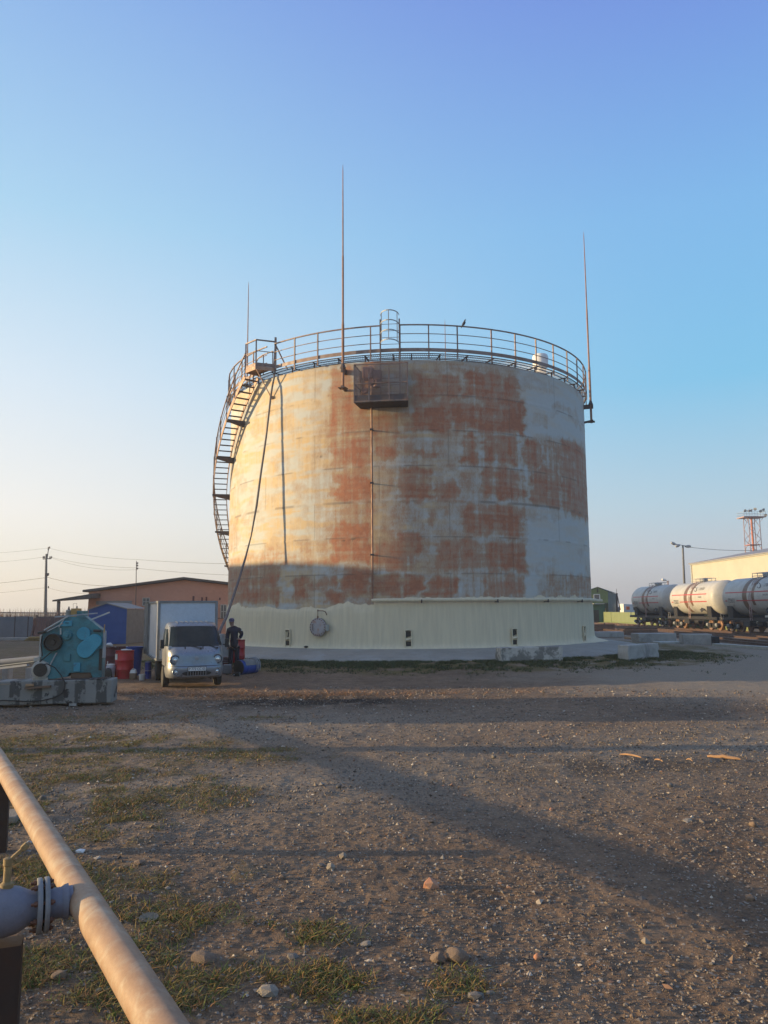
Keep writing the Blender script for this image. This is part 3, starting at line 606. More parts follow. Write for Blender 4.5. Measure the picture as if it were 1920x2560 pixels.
# manhole
mz = .885; ma = -23.1; T_ = Matrix.Rotation(R_(ma), 4, 'Z')
def L(x, y, z): return T_ @ Vector((x, -(TR + y), z))
ax = L(0, 1, 0) - L(0, 0, 0)
mh = MB().lathe([(.33, 0), (.33, .16)], 36, L(0, .02, mz), ax).lathe([(.385, 0), (.392, .012), (.392, .04), (.385, .05)], 40, L(0, .18, mz), ax).build('manhole', M_['darksteel'], TK)
M_['cover'] = pm('rust_stained_grey_cover', (.36, .33, .33), (.28, .26, .26), 4, .6, 0, .2, .005, c3=(.34, .13, .06), s3=3.2, lo3=.52, hi3=.62)
cv = MB().lathe([(.388, 0), (.388, .03), (.375, .038), (.30, .038), (.29, .046), (.05, .052), (.01, .052)], 40, L(0, .235, mz), ax).build('cover', M_['cover'], mh)
for k in range(20):
    t = 2 * pi * k / 20; MB().lathe([(.022, 0), (.022, .03)], 6, L(.345 * cos(t), .272, mz + .345 * sin(t)), ax).build('bolt', M_['boltrust'], mh)
hd = MB()
for x0 in (-.20, ):
    hd.tube([L(x0, .27, mz - .13), L(x0, .34, mz - .12), L(x0, .34, mz + .12), L(x0, .27, mz + .13)], .014, 6)
hd.build('handle', M_['darksteel'], mh)
dv = MB().tube([L(0, .25, mz + .38), L(0, .25, mz + .74)], .013, 6).tube([L(0, .25, mz + .68), L(.25, .25, mz + .68), L(.36, .24, mz + .64), L(.40, .2, mz + .5)], .020, 7).box(L(0, .25, mz + .42), (.06, .06, .09)).box(L(0, .25, mz + .685), (.06, .05, .05))
dv.build('davit_arm', M_['boltrust'], mh)
hg = MB().box(L(.455, .22, mz - .02), (.10, .10, .24), R_(ma)).box(L(.41, .25, mz + .06), (.06, .03, .04), R_(ma)).box(L(.41, .25, mz - .1), (.06, .03, .04), R_(ma)).tube([L(.47, .3, mz - .15), L(.47, .3, mz + .12)], .03, 8)
hg.build('hinge', M_['cream'], mh)
MB().rock(L(-.62 + .9 * 0, .16, .06), .07, (1.6, .8, .8), 1).build('foam_lump', M_['greasy'], TK)

# roof walkway ring
DZ = 12.53
mb = MB()
for i in range(720):
    a = i * .5; mb.bar(pol(8.86, a, DZ), pol(9.60, a, DZ), .016, .010)
ring(mb, 9.0, DZ, .02, .034, 0, 360); ring(mb, 9.3, DZ, .02, .034, 0, 360)
mb.build('walkway_grating', M_['grating'], TK, smooth=False)
mb = MB()
for i in range(49):
    a = i * 7.4 + 1.5; mb.bar(pol(8.8, a, DZ - .03), pol(9.62, a, DZ - .03), .05, .04); mb.bar(pol(9.44, a, TH - .02), pol(9.44, a, DZ - .06), .06, .06)
ring(mb, 8.84, DZ - .01, .03, .04, 0, 360); ring(mb, 9.60, DZ - .02, .03, .035, 0, 360)
mb.build('walkway_frame', M_['darksteel'], TK, smooth=False)
M_['toe'] = pm('toe_board_paint', (.26, .20, .18), (.22, .12, .08), 3, .6, .2, c3=(.34, .3, .28), s3=2)
ring(MB(), 9.64, DZ + .135, .012, .16, -38.5, 318).build('toe_board', M_['toe'], TK, smooth=False)
RLZ = 13.78
rail = ring(MB(), 9.64, RLZ, .05, .05, -1.4, 318); ring(rail, 9.64, RLZ, .05, .05, -38.8, -6.3); rail.build('top_rail', M_['steelrail'], TK, smooth=False)
for z in (RLZ - .40, RLZ - .78):
    rail = ring(MB(), 9.64, z, .025, .028, -1.4, 318); ring(rail, 9.64, z, .025, .028, -38.8, -6.3); rail.build('mid_rail', M_['steelrail'], TK, smooth=False)
PA = [-31.1, -23.7, -9.0, -6.5, -1.4, 5.9, 13.4] + [22.9 + 7.4 * k for k in range(40) if 22.9 + 7.4 * k < 318]
for a in PA:
    MB().bar(pol(9.66, a, TH + .02), pol(9.66, a, RLZ), .05, .05, up=(sin(R_(a)), -cos(R_(a)), 0)).build('railing_post', M_['steelrail'], TK, smooth=False)
# ladder + cage
la = MB()
for a in (-6.4, -1.55): la.bar(pol(9.74, a, 10.35), pol(9.74, a, 14.02), .06, .05)
for k in range(12):
    z = 10.5 + .30 * k
    la.tube([pol(9.74, -6.4, z), pol(9.74, -1.55, z)], .012, 5)
la.build('ladder', M_['steelrail'], TK)
cg = MB()
for z in (12.92, 13.34, 13.77, 14.2):
    pts = []
    for i in range(13):
        t = pi * i / 12; c_ = pol(9.72, -3.95, z); tg = Vector((cos(R_(-3.95)), sin(R_(-3.95)), 0)); rd = Vector((sin(R_(-3.95)), -cos(R_(-3.95)), 0))
        pts.append(c_ - tg * cos(t) * .40 + rd * sin(t) * .62)
    for i in range(12): cg.bar(pts[i], pts[i + 1], .014, .045)
for t in (30, 90, 150):
    t = R_(t); q = [pol(9.72, -3.95, z) - tg * cos(t) * .39 + rd * sin(t) * .61 for z in (12.9, 14.22)]; cg.bar(q[0], q[1], .035, .014, up=tuple(rd))
cg.build('ladder_cage', M_['galv'], TK, smooth=False)
# foam chamber basket
A0, A1, RO = -11.95, .35, 10.5
bf = MB()
def bk(u, r, z): return pol(r, A0 + (A1 - A0) * u, z)
for z in (11.83, 11.0, 10.24): bf.bar(bk(0, RO, z), bk(1, RO, z), .035, .045)
for u in (0, .28, .66, 1): bf.bar(bk(u, RO, 10.2), bk(u, RO, 11.83 if u in (0, 1) else 11.6), .05, .05)
for u in (0, 1):
    for z in (11.83, 11.0): bf.bar(bk(u, TR, z), bk(u, RO, z), .035, .04)
    bf.bar(bk(u, TR, 10.24), bk(u, RO, 11.0), .02); bf.bar(bk(u, TR, 11.0), bk(u, RO, 10.24), .02); bf.bar(bk(u, TR + .03, 10.2), bk(u, TR + .03, 11.83), .04)
bf.bar(bk(.28, RO, 11.0), bk(.66, RO, 11.0), .02)
bk_ = bf.build('basket_frame', M_['steelrail'], TK, smooth=False)
MB().add([bk(0, RO + .01, 10.22), bk(1, RO + .01, 10.22), bk(1, RO + .01, 10.50), bk(0, RO + .01, 10.50)], [(0, 1, 2, 3)]).add([bk(0, RO, 10.22), bk(0, TR, 10.22), bk(0, TR, 10.46), bk(0, RO, 10.46)], [(0, 1, 2, 3)]).build('toe_plate', M_['darksteel'], bk_, smooth=False)
ms_ = MB()
for i in range(49): ms_.bar(bk(i / 48, RO - .01, 10.45), bk(i / 48, RO - .01, 11.8), .011, .004)
for i in range(30): z_ = 10.45 + 1.35 * i / 29; ms_.bar(bk(0, RO - .012, z_), bk(1, RO - .012, z_), .004, .011)
for u_ in (0, 1):
    for i in range(20): r_ = TR + .04 + .95 * i / 19; ms_.bar(bk(u_, r_, 10.4), bk(u_, r_, 11.8), .010, .010)
ms_.build('wire_mesh', M_['toe'], bk_, smooth=False)
fl = MB()
for i in range(41): fl.bar(bk(i / 40, TR + .02, 10.2), bk(i / 40, RO, 10.2), .022, .03)
for j in range(9):
    r = TR + .05 + j * .12; fl.bar(bk(0, r, 10.185), bk(1, r, 10.185), .05, .02)
fl.build('basket_floor', M_['darksteel'], bk_, smooth=False)
ch = MB().box(pol(TR + .32, -9.4, 11.62), (.42, .5, .48), R_(-9)).box(pol(TR + .34, -7.2, 11.50), (.36, .34, .42), R_(-8)).cyl(pol(TR + .34, -7.2, 11.0), pol(TR + .34, -7.2, 11.3), .17, n=14).cyl(pol(TR, -8.5, 11.2), pol(TR + .5, -8.5, 11.2), .13, n=14).cyl(pol(TR, -10.6, 10.95), pol(TR + .25, -10.6, 10.95), .14, n=14)
ch.build('foam_chamber', M_['pink'], TK, bev=.01)
# roof vent
vn_ = MB().lathe([(.27, 0), (.27, .75), (.37, .78), (.38, 1.28), (.34, 1.38), (.2, 1.42), (.02, 1.43)], 24, pol(8.3, 52, 12.45)).build('roof_vent', M_['white'], TK)
# lightning rods
for a, top in ((-16, 21.35), (74, 21.35), (-106, 21.35), (164, 21.35)):
    r = TR + .36
    rd_ = MB().tube([pol(r, a, 11.0), pol(r, a, 13.9), pol(r, a, 14.0), pol(r, a, 17.0), pol(r, a, 17.1), pol(r, a, 19.3), pol(r, a, top - .3), pol(r, a, top)], [.060, .060, .046, .044, .034, .028, .018, .004], 8)
    rd_ = rd_.build('lightning_rod', M_['rod'], TK)
    up = (0, 0, 1)
    MB().bar(pol(TR, a, 11.86), pol(r + .12, a, 11.86), .10, .22).cyl(pol(r, a, 11.95), pol(r, a, 12.15), .13, .065, 8).build('rod_bracket', M_['darksteel'], rd_, smooth=False)
    MB().bar(pol(TR, a, 11.05), pol(r + .1, a, 11.12), .12, .09).box(pol(r, a, 11.06), (.34, .34, .03), R_(a)).build('rod_bracket', M_['darksteel'], rd_, smooth=False)
# ---- stair
SI, SO, SS = TR + .16, TR + .83, .157
def sz_(a): return 12.42 + SS * (a + 46.2)
A_t, A_b = -46.2, -122
st = thing('spiral_stair', (0, 0, 0), '', None); st.parent = TK; del st['label']
n = 38
for r_, nm in ((SI, 'inner_stringer'), (SO, 'outer_stringer')):
    mb = MB()
    As = [A_t + (A_b - A_t) * i / n for i in range(n + 1)]
    for i in range(n):
        a, b = As[i], As[i + 1]; mb.bar(pol(r_, a, sz_(a)), pol(r_, b, sz_(b)), .03, .20)
    mb.build('stringer', M_['stair'], st, smooth=False)
tr = MB(); a = A_t - .9
while a > A_b:
    z = sz_(a) + .02
    tr.bar(pol(SI, a, z), pol(SO, a, z), .20, .022); tr.bar(pol(SI, a + .55, z - .012), pol(SO, a + .55, z - .012), .02, .04); a -= 1.50
tr.build('treads', M_['darksteel'], st, smooth=False)
for a in (-56.6, -66.3, -76.5, -87.5, -98.5, -109):
    z = sz_(a) - .12; e = 0.55
    q = [pol(TR, a, z + .03), pol(SO + .06, a, z + .03), pol(SO + .06, a, z - .05), pol(TR, a, z - .26)]
    q2 = [pol(TR, a + 1.1, z + .03), pol(SO + .06, a + 1.1, z + .03), pol(SO + .06, a + 1.1, z - .05), pol(TR, a + 1.1, z - .26)]
    MB().add(q + q2, [(0, 1, 2, 3), (7, 6, 5, 4), (0, 4, 5, 1), (1, 5, 6, 2), (2, 6, 7, 3), (3, 7, 4, 0)]).build('stair_bracket', M_['darksteel'], st, smooth=False)
hr = MB(); As = [A_t + (A_b - A_t) * i / n for i in range(n + 1)]
for i in range(n):
    a, b = As[i], As[i + 1]
    hr.bar(pol(SO, a, sz_(a) + 1.08), pol(SO, b, sz_(b) + 1.08), .045)
    for h in (.42, .75): hr.bar(pol(SO, a, sz_(a) + h), pol(SO, b, sz_(b) + h), .02)
hr.build('handrail', M_['steelrail'], st, smooth=False)
a = A_t
while a > A_b:
    MB().bar(pol(SO + .02, a, sz_(a) - .08), pol(SO + .02, a, sz_(a) + 1.08), .045, .045).build('handrail_post', M_['steelrail'], st, smooth=False); a -= 5.2
ir = MB()
for i in range(5):
    a, b = A_t + 7 - i * 2.3, A_t + 7 - (i + 1) * 2.3
    ir.bar(pol(SI, a, min(12.5, sz_(a)) + .95), pol(SI, b, min(12.5, sz_(b)) + .95), .04)
for a in (-39.4, -43.5, -50.5): ir.bar(pol(SI, a, min(12.5, sz_(a))), pol(SI, a, min(12.5, sz_(a)) + .95), .04)
ir.build('inner_handrail', M_['steelrail'], st, smooth=False)
# top landing
LZ = DZ + .12
LD = MB(); LA0, LA1, LR = -45.6, -38.7, SO + .06
def lq(r, a, z): return pol(r, a, z)
LD.add([lq(TR + .05, LA0, LZ - .02), lq(LR, LA0, LZ - .02), lq(LR, LA1 - 2.4, LZ - .02), lq(TR + .05, LA1, LZ - .02), lq(TR + .05, LA0, LZ + .01), lq(LR, LA0, LZ + .01), lq(LR, LA1 - 2.4, LZ + .01), lq(TR + .05, LA1, LZ + .01)],
       [(3, 2, 1, 0), (4, 5, 6, 7), (0, 1, 5, 4), (1, 2, 6, 5), (2, 3, 7, 6), (3, 0, 4, 7)])
LD.bar(lq(LR, LA0, LZ - .08), lq(LR, LA1 - 2.4, LZ - .08), .03, .16).bar(lq(LR, LA1 - 2.4, LZ - .08), lq(TR + .05, LA1, LZ - .08), .03, .16).bar(lq(LR, LA0, LZ - .08), lq(TR + .05, LA0, LZ - .08), .03, .16)
ld = LD.build('landing', M_['stair'], TK, smooth=False)
lr = MB(); c1, c2, c3 = lq(LR, LA0, LZ), lq(LR, LA1 - 2.4, LZ), lq(TR + .1, LA1, LZ); u = Vector((0, 0, 1))
for p, q in ((c1, c2), (c2, c3)):
    lr.bar(p + u * 1.24, q + u * 1.24, .055); lr.bar(p + u * .72, q + u * .72, .03); lr.bar(p + u * .09, q + u * .09, .012, .16)
for p in (c1, c2): lr.bar(p - u * .15, p + u * 1.24, .055)
lr.bar(c3 - u * .1, c3 + u * 1.45, .09); lr.bar(c3 + u * 1.1, pol(9.1, -37, LZ), .05); lr.bar(c3 + u * 1.3, pol(TR + .1, -39.4, LZ - .1), .06)
lr.build('landing_rail', M_['steelrail'], ld, smooth=False)
bp = pol(TR + .06, *thit(678, 994, TR + .06))
MB().bar(c2 - u * .12, bp, .035).box(bp, (.18, .12, .12), R_(-38)).build('landing_brace', M_['stair'], ld, smooth=False)

# pigeon on the rail
pg = thing('pigeon', TANKM @ pol(9.64, 15.2, RLZ + .025), 'small dark pigeon perched on the top rail of the tank roof', 'bird')
def skinmesh(name, joints, edges, mat, parent, sub=1, root=0):
    me = bpy.data.meshes.new(name); me.from_pydata([j[0] for j in joints], edges, []); me.materials.append(mat)
    o = bpy.data.objects.new(name, me); S.collection.objects.link(o); o.parent = parent
    m = o.modifiers.new('skin', 'SKIN'); m.use_smooth_shade = True
    if not me.skin_vertices: pass
    dg = bpy.context.evaluated_depsgraph_get()
    sv = me.skin_vertices[0].data if me.skin_vertices else None
    for i, j in enumerate(joints):
        r = j[1]; sv[i].radius = (r, r) if isinstance(r, (int, float)) else r; sv[i].use_root = (i == root)
    if sub:
        s = o.modifiers.new('sub', 'SUBSURF'); s.levels = sub; s.render_levels = sub
    return o
def lumps(name, secs, mat, parent, n=12):
    """one continuous body from oval sections (centre, rx, ry, axis dir)"""
    mb = MB(); b = 0; rings = []
    for c, rx, ry, d in secs:
        q = Vector((0, 0, 1)).rotation_difference(Vector(d).normalized()); rings.append(len(mb.v))
        for k in range(n):
            a = 2 * pi * k / n; mb.v.append(Vector(c) + q @ Vector((rx * cos(a), ry * sin(a), 0)))
    for i in range(len(secs) - 1):
        for k in range(n):
            l = (k + 1) % n; mb.f.append((rings[i] + k, rings[i] + l, rings[i + 1] + l, rings[i + 1] + k))
    mb.f.append(tuple(rings[0] + k for k in range(n))[::-1]); mb.f.append(tuple(rings[-1] + k for k in range(n)))
    return mb.build(name, mat, parent)
d1 = (.25, .1, .9)
lumps('body', [((-.11, 0, -.09), .012, .03, (.7, 0, .7)), ((-.05, 0, .02), .035, .045, d1), ((0, 0, .09), .062, .065, d1), ((.035, 0, .16), .06, .06, (.2, 0, 1)), ((.05, 0, .22), .032, .032, (.1, 0, 1)), ((.06, 0, .255), .032, .03, (.4, 0, 1)), ((.085, 0, .28), .026, .024, (.8, 0, .5)), ((.10, 0, .285), .012, .01, (1, 0, 0)), ((.125, 0, .28), .002, .002, (1, 0, 0))], M_['pigeon'], pg, 10)
MB().tube([(.02, .02, .05), (.02, .02, 0)], .006, 5).tube([(.02, -.02, .05), (.02, -.02, 0)], .006, 5).build('legs', M_['maroon'], pg)

# hose from the landing to the yard
hp = [(688, 926, 9.62), (685, 945, 9.60)]
pts = []
for px, py, r in hp:
    a, z = thit(px, py, r); pts.append(TANKM @ pol(r, a, z))
for px, py, d in ((681, 965, 34.28), (677, 990, 34.25), (667, 1080, 34.21), (660, 1130, 34.19), (651.7, 1187, 34.16), (641.5, 1264, 34.12), (628, 1339, 34.08), (612.6, 1398, 34.04), (597, 1450, 33.5), (580, 1502, 32.8), (566, 1543, 31.8), (552, 1572, 31), (541, 1600, 30.2), (536, 1640, 29.4)): pts.append(at(px, py, d))
rs = [.035, .042, .043, .045, .04, .046, .046, .05, .032, .046, .052, .055, .06, .062, .06, .05]
hs = MB().tube(pts, rs, 8).build('hose', M_['hose'], None); tag(hs, 'long grey sleeved hose hanging from the tank landing down behind the box truck', 'hose')
# ---------------- box truck ----------------
VB = Vector((-5.53, 22.45, 0)); vrz = -R_(0); bk_dir = Vector((-.37, .93, 0)).normalized()
vrz = math.atan2(-bk_dir.x, bk_dir.y)      # local +Y is towards the rear
vb = thing('box_truck', (VB.x, VB.y, g1(VB.x, VB.y)), 'silver forward-cab light truck with a white box body, one rear door swung open', 'truck', vrz)
HW = .79
#        z    front y  half width  rear y
SEC = [(.30, -.92, .73, .55), (.36, -1.0, .765, .60), (.56, -1.03, .79, .70), (.64, -.99, .79, .72), (.98, -.93, .79, .84), (1.12, -.80, .785, .86), (1.16, -.74, .78, .86), (1.66, -.24, .705, .84), (1.745, -.12, .68, .82), (1.79, .0, .64, .78), (1.815, .18, .54, .68)]
def csec(z):
    for a, b in zip(SEC, SEC[1:]):
        if z <= b[0]: t = (z - a[0]) / (b[0] - a[0]); return [a[k] + (b[k] - a[k]) * t for k in range(4)]
    return SEC[-1]
def cpt(t, z, off=0, n=5.0):
    _, yf, hw, yr = csec(z); cy = (yf + yr) / 2; hy = (yr - yf) / 2
    c_, s_ = cos(t), sin(t)
    x = (hw + off) * (abs(c_) ** (2 / n)) * (1 if c_ > 0 else -1); y = cy + (hy + off) * (abs(s_) ** (2 / (n if s_ > 0 else 3.4))) * (1 if s_ > 0 else -1)
    return Vector((x, y, z))
ts = [2 * pi * i / 72 for i in range(73)]
zs = [.30, .33, .36, .46, .56, .60, .64, .75, .87, .98, 1.06, 1.12, 1.16, 1.28, 1.40, 1.52, 1.60, 1.66, 1.71, 1.745, 1.77, 1.79, 1.815]
mb = MB().grid(lambda t, z: cpt(t, z), ts, zs)
mb.f.append(tuple(len(zs) * i + len(zs) - 1 for i in range(72)))
# wheel arches: drop the lower side faces round the front axle
keep = []
for f in mb.f:
    c_ = sum((mb.v[i] for i in f), Vector()) / len(f)
    if abs(c_.x) > .6 and c_.z < .70 and (c_.y ** 2 + (c_.z - .31) ** 2) < .40 ** 2 and len(f) == 4: continue
    keep.append(f)
mb.f = keep
cab = mb.build('cab', M_['silver'], vb, ang=60)
def fpt(x, z, off):     # point on the front skin for a given x
    _, yf, hw, yr = csec(z); c_ = min(.995, (abs(x) / (hw + off))) ** 2.5; t = -math.acos(c_) if x >= 0 else -(pi - math.acos(c_))
    return cpt(t, z, off)
def fpatch(pts_top, pts_bot, z0, z1, off, nx=14, nz=5):
    return MB().grid(lambda u, v: fpt(pts_bot[0] + (pts_bot[1] - pts_bot[0]) * u + ((pts_top[0] - pts_bot[0]) * (1 - u) + (pts_top[1] - pts_bot[1]) * u) * v, z0 + (z1 - z0) * v, off), [i / nx for i in range(nx + 1)], [i / nz for i in range(nz + 1)])
fpatch((-.655, .655), (-.735, .735), 1.145, 1.70, .004).build('windscreen_seal', M_['black'], cab)
fpatch((-.63, .63), (-.71, .71), 1.17, 1.685, .012).build('windscreen', M_['glassdark'], vb)
def spatch(y0, y1, z0, z1, side, off, yt=None):
    yt = yt if yt is not None else y0
    def F(u, v):
        z = z0 + (z1 - z0) * v; yy0 = y0 + (yt - y0) * v; y = yy0 + (y1 - yy0) * u; _, yf, hw, yr = csec(z)
        cy = (yf + yr) / 2; hy = (yr - yf) / 2 + off; s_ = max(-.98, min(.98, (y - cy) / hy)); n_ = 5 if s_ > 0 else 3.4
        s2 = abs(s_) ** (n_ / 2); c2 = math.sqrt(max(0, 1 - s2 * s2)); return Vector((side * (hw + off) * c2 ** .4, y, z))
    return MB().grid(F, [i / 8 for i in range(9)], [i / 6 for i in range(7)])
for s_ in (-1, 1):
    dr = spatch(-.55, .66, .62, 1.68, s_, .006, -.12).build('door', M_['silver'], vb)
    spatch(-.50, .60, 1.16, 1.62, s_, .014, -.06).build('side_window', M_['glassdark'], dr)
    MB().box((s_ * .835, .5, 1.02), (.03, .13, .035)).build('door_handle', M_['black'], dr)
    MB().box((s_ * .89, -.56, 1.22), (.11, .06, .24)).bar((s_ * .78, -.5, 1.18), (s_ * .87, -.54, 1.16), .03).build('wing_mirror', M_['black'], vb, bev=.015)
    # lamps
    for (x, z, r, nm) in ((.575, .80, .105, 'headlight'), (.545, .475, .072, 'fog_lamp')):
        p = fpt(s_ * x, z, 0); y_ = p.y
        base = MB().lathe([(r * 1.22, -.03), (r * 1.22, .012), (r * 1.0, .022), (r * .98, .0)], 24, (p.x, y_, z), (s_ * .12, -1, .05), capb=False).build(nm, M_['black'], vb)
        MB().lathe([(r * .98, .003), (r * .92, .02), (r * .6, .032), (.005, .038)], 24, (p.x, y_, z), (s_ * .12, -1, .05)).build('lens', M_['lampglass'], base)
        MB().lathe([(r * .45, .036), (r * .4, .042), (.004, .046)], 16, (p.x, y_, z), (s_ * .12, -1, .05)).build('bulb_reflector', M_['chrome'], base)
        MB().tube([Vector((p.x, y_ - .012, z)) + Vector((r * 1.27 * cos(a), s_ * -.02 * cos(a) * 0, r * 1.27 * sin(a))) for a in [2 * pi * k / 24 for k in range(24)]], .018, 6, closed=True).build('lamp_surround', M_['silver'], base)
    spatch(-.87, -.72, .73, .89, s_, .012).build('indicator', M_['orange'], vb)
    for yy, wd, xo in ((0, .17, .73), (2.43, .17, .68)):
        w_ = MB().lathe([(.17, -.085), (.235, -.088), (.29, -.08), (.305, -.05), (.305, .05), (.29, .08), (.235, .088), (.17, .085)], 28, (s_ * xo, yy, .305), (1, 0, 0)).build('wheel', M_['rubber'], vb)
        MB().lathe([(.165, 0), (.165, .02), (.13, .03), (.07, .0), (.06, .045), (.01, .05)], 20, (s_ * xo, yy, .305), (s_, 0, 0)).lathe([(.18, .04), (.18, .07), (.165, .075), (.165, .0)], 20, (s_ * xo, yy, .305), (s_, 0, 0)).build('rim', M_['galv'], w_)
    MB().box((s_ * .62, .08, .62), (.30, .86, .03)).box((s_ * .50, .08, .42), (.02, .86, .42)).build('wheel_arch_liner', M_['black'], vb)
# roof ribs, wipers, bonnet crease, bumper, grille, plate
for x in (-.42, -.28, -.14, 0, .14, .28, .42):
    MB().tube([(x, -.06, 1.775), (x, .1, 1.808), (x, .3, 1.82), (x, .5, 1.82)], [.014, .02, .02, .014], 6).build('roof_rib', M_['silver'], cab)
for x0, x1 in ((-.12, .12), (.36, .58)):
    p0 = fpt(x0, 1.17, .03); p1 = fpt(x1, 1.10, .035); MB().bar(p0, p1, .018).box(p1, (.045, .03, .05)).box(fpt(x0 - .18, 1.12, .02), (.025, .025, .07)).build('wiper', M_['black'], vb)
MB().grid(lambda u, z: fpt(u, z, .004), [-.78 + 1.56 * i / 20 for i in range(21)], [.622, .634]).build('bumper_gap', M_['black'], cab)
bmp = MB().grid(lambda t, z: cpt(t, z, .018), [pi + .10 + (pi - .2) * i / 40 for i in range(41)], [.31, .35, .44, .53, .585]).build('bumper', M_['silver'], vb)
gr = MB().grid(lambda u, v: fpt(u, .435 + (.07 * max(0, 1 - (u / .40) ** 2) ** .5) * v, .024), [-.39 + .78 * i / 20 for i in range(21)], [-1, 0, 1]).build('grille', M_['black'], vb)
for k in range(8):
    x = -.24 + .48 * k / 7; MB().bar(fpt(x, .375, .04), fpt(x, .50, .04), .022).build('grille_bar', M_['silver'], gr, smooth=False)
MB().bar(fpt(-.27, .37, .03), fpt(.27, .37, .03), .02).build('grille_bar', M_['silver'], gr, smooth=False)
pl = MB().box((0, -1.075, .555), (.50, .02, .125)).build('number_plate', M_['black'], vb, bev=.004)
MB().box((0, -1.088, .555), (.475, .008, .102)).build('plate_face', M_['white'], pl)
def text(s_, size, loc, rot, mat, parent, name='lettering', wx=1.0):
    cu = bpy.data.curves.new(name, 'FONT'); cu.body = s_; cu.size = size; cu.align_x = 'CENTER'; cu.align_y = 'CENTER'; cu.extrude = .001; cu.materials.append(mat)
    o0 = bpy.data.objects.new(name, cu); S.collection.objects.link(o0); bpy.context.view_layer.update()
    me = bpy.data.meshes.new_from_object(o0.evaluated_get(bpy.context.evaluated_depsgraph_get())); bpy.data.objects.remove(o0)
    o = bpy.data.objects.new(name, me); S.collection.objects.link(o); o.parent = parent; o.location = loc; o.rotation_euler = rot; o.scale = (wx, 1, 1); return o
text('P 772 CC 05', .10, (0, -1.094, .553), (pi / 2, 0, 0), M_['carink'], pl, 'plate_lettering', .85)
MB().lathe([(.05, 0), (.055, .008), (.045, .012)], 20, fpt(0, .84, 0), (0, -1, .1)).build('bonnet_badge', M_['galv'], cab)
# chassis
MB().box((-.35, 1.9, .48), (.08, 3.6, .12)).box((.35, 1.9, .48), (.08, 3.6, .12)).box((0, 2.43, .32), (1.1, .12, .12)).box((0, 0, .30), (1.2, .10, .10)).box((-.52, 1.2, .45), (.28, .6, .28)).box((0, 3.5, .45), (1.3, .06, .1)).box((0, -.1, .45), (.9, .8, .2)).build('chassis', M_['undercar'], vb)
# box body
bx0, bx1, by0, by1, bz0, bz1 = -.86, .84, .96, 4.06, .70, 2.40
bxo = MB().box((0 - .01, (by0 + by1) / 2, (bz0 + bz1) / 2), (bx1 - bx0 - .04, by1 - by0 - .04, bz1 - bz0 - .04)).build('cargo_box', M_['boxside'], vb)
MB().box((-.01, by0 + .012, (bz0 + bz1) / 2), (bx1 - bx0 - .10, .02, bz1 - bz0 - .10)).build('front_panel', M_['boxwhite'], bxo)
fr = MB()
for x in (bx0, bx1):
    for y in (by0, by1): fr.box((x, y, (bz0 + bz1) / 2), (.06, .06, bz1 - bz0))
    for z in (bz0, bz1): fr.box((x, (by0 + by1) / 2, z), (.055, by1 - by0, .055))
for y in (by0, by1):
    for z in (bz0, bz1): fr.box((-.01, y, z), (bx1 - bx0, .055, .055))
fr.build('edge_trim', M_['boxframe'], bxo, smooth=False)
rd = MB().box((0, 0, 0), (.045, .86, bz1 - bz0 - .02)).build('rear_door', M_['doordark'], vb); rd.location = (bx0 - .05, by1 + .42, (bz0 + bz1) / 2); rd.rotation_euler = (0, 0, R_(3))
MB().box((-.03, .0, -.1), (.015, .02, 1.2)).box((-.035, .02, -.2), (.03, .12, .03)).build('latch_bar', M_['galv'], rd)
MB().box((0, -.4, 0), (.055, .05, bz1 - bz0)).build('door_edge', M_['boxframe'], rd)
MB().box((.42, by1 + .03, (bz0 + bz1) / 2), (.80, .04, bz1 - bz0 - .06)).build('rear_door', M_['boxside'], vb)

# ---------------- person ----------------
pp = at(585, 1650, 27.0); px_, py_ = pp.x, 27.0
pe = thing('person', (px_, py_, g1(px_, py_) + .02), 'person in dark navy work clothes and purple-grey cap, standing with one hand on the hip', 'person', R_(8))
# local: -Y faces camera, +X image right
body_j = [((0, .02, .93), (.11, .085)), ((0, .01, 1.10), (.10, .08)), ((-.01, .01, 1.30), (.115, .09)), ((-.035, .0, 1.45), (.12, .09)), ((-.07, -.01, 1.53), (.06, .06)), ((-.085, -.015, 1.58), (.058, .06)),
          ((-.095, -.03, 1.63), (.072, .086)), ((-.10, -.025, 1.70), (.078, .092)), ((-.10, -.02, 1.765), (.055, .065)),
          ((-.19, .0, 1.43), .062), ((-.235, -.01, 1.17), .045), ((-.22, -.09, .94), .034), ((-.215, -.11, .87), (.030, .022)),
          ((.14, .0, 1.43), .062), ((.25, .07, 1.28), .045), ((.16, -.05, 1.10), .034), ((.105, -.10, 1.09), (.030, .022)),
          ((-.10, .0, .84), .09), ((-.11, -.02, .50), .065), ((-.12, .02, .10), .042), ((-.13, -.09, .04), (.04, .03)),
          ((.09, .02, .84), .09), ((.10, .0, .50), .065), ((.11, .04, .10), .042), ((.13, -.07, .04), (.04, .03))]
body_e = [(0, 1), (1, 2), (2, 3), (3, 4), (4, 5), (5, 6), (6, 7), (7, 8), (3, 9), (9, 10), (10, 11), (11, 12), (3, 13), (13, 14), (14, 15), (15, 16), (0, 17), (17, 18), (18, 19), (19, 20), (0, 21), (21, 22), (22, 23), (23, 24)]
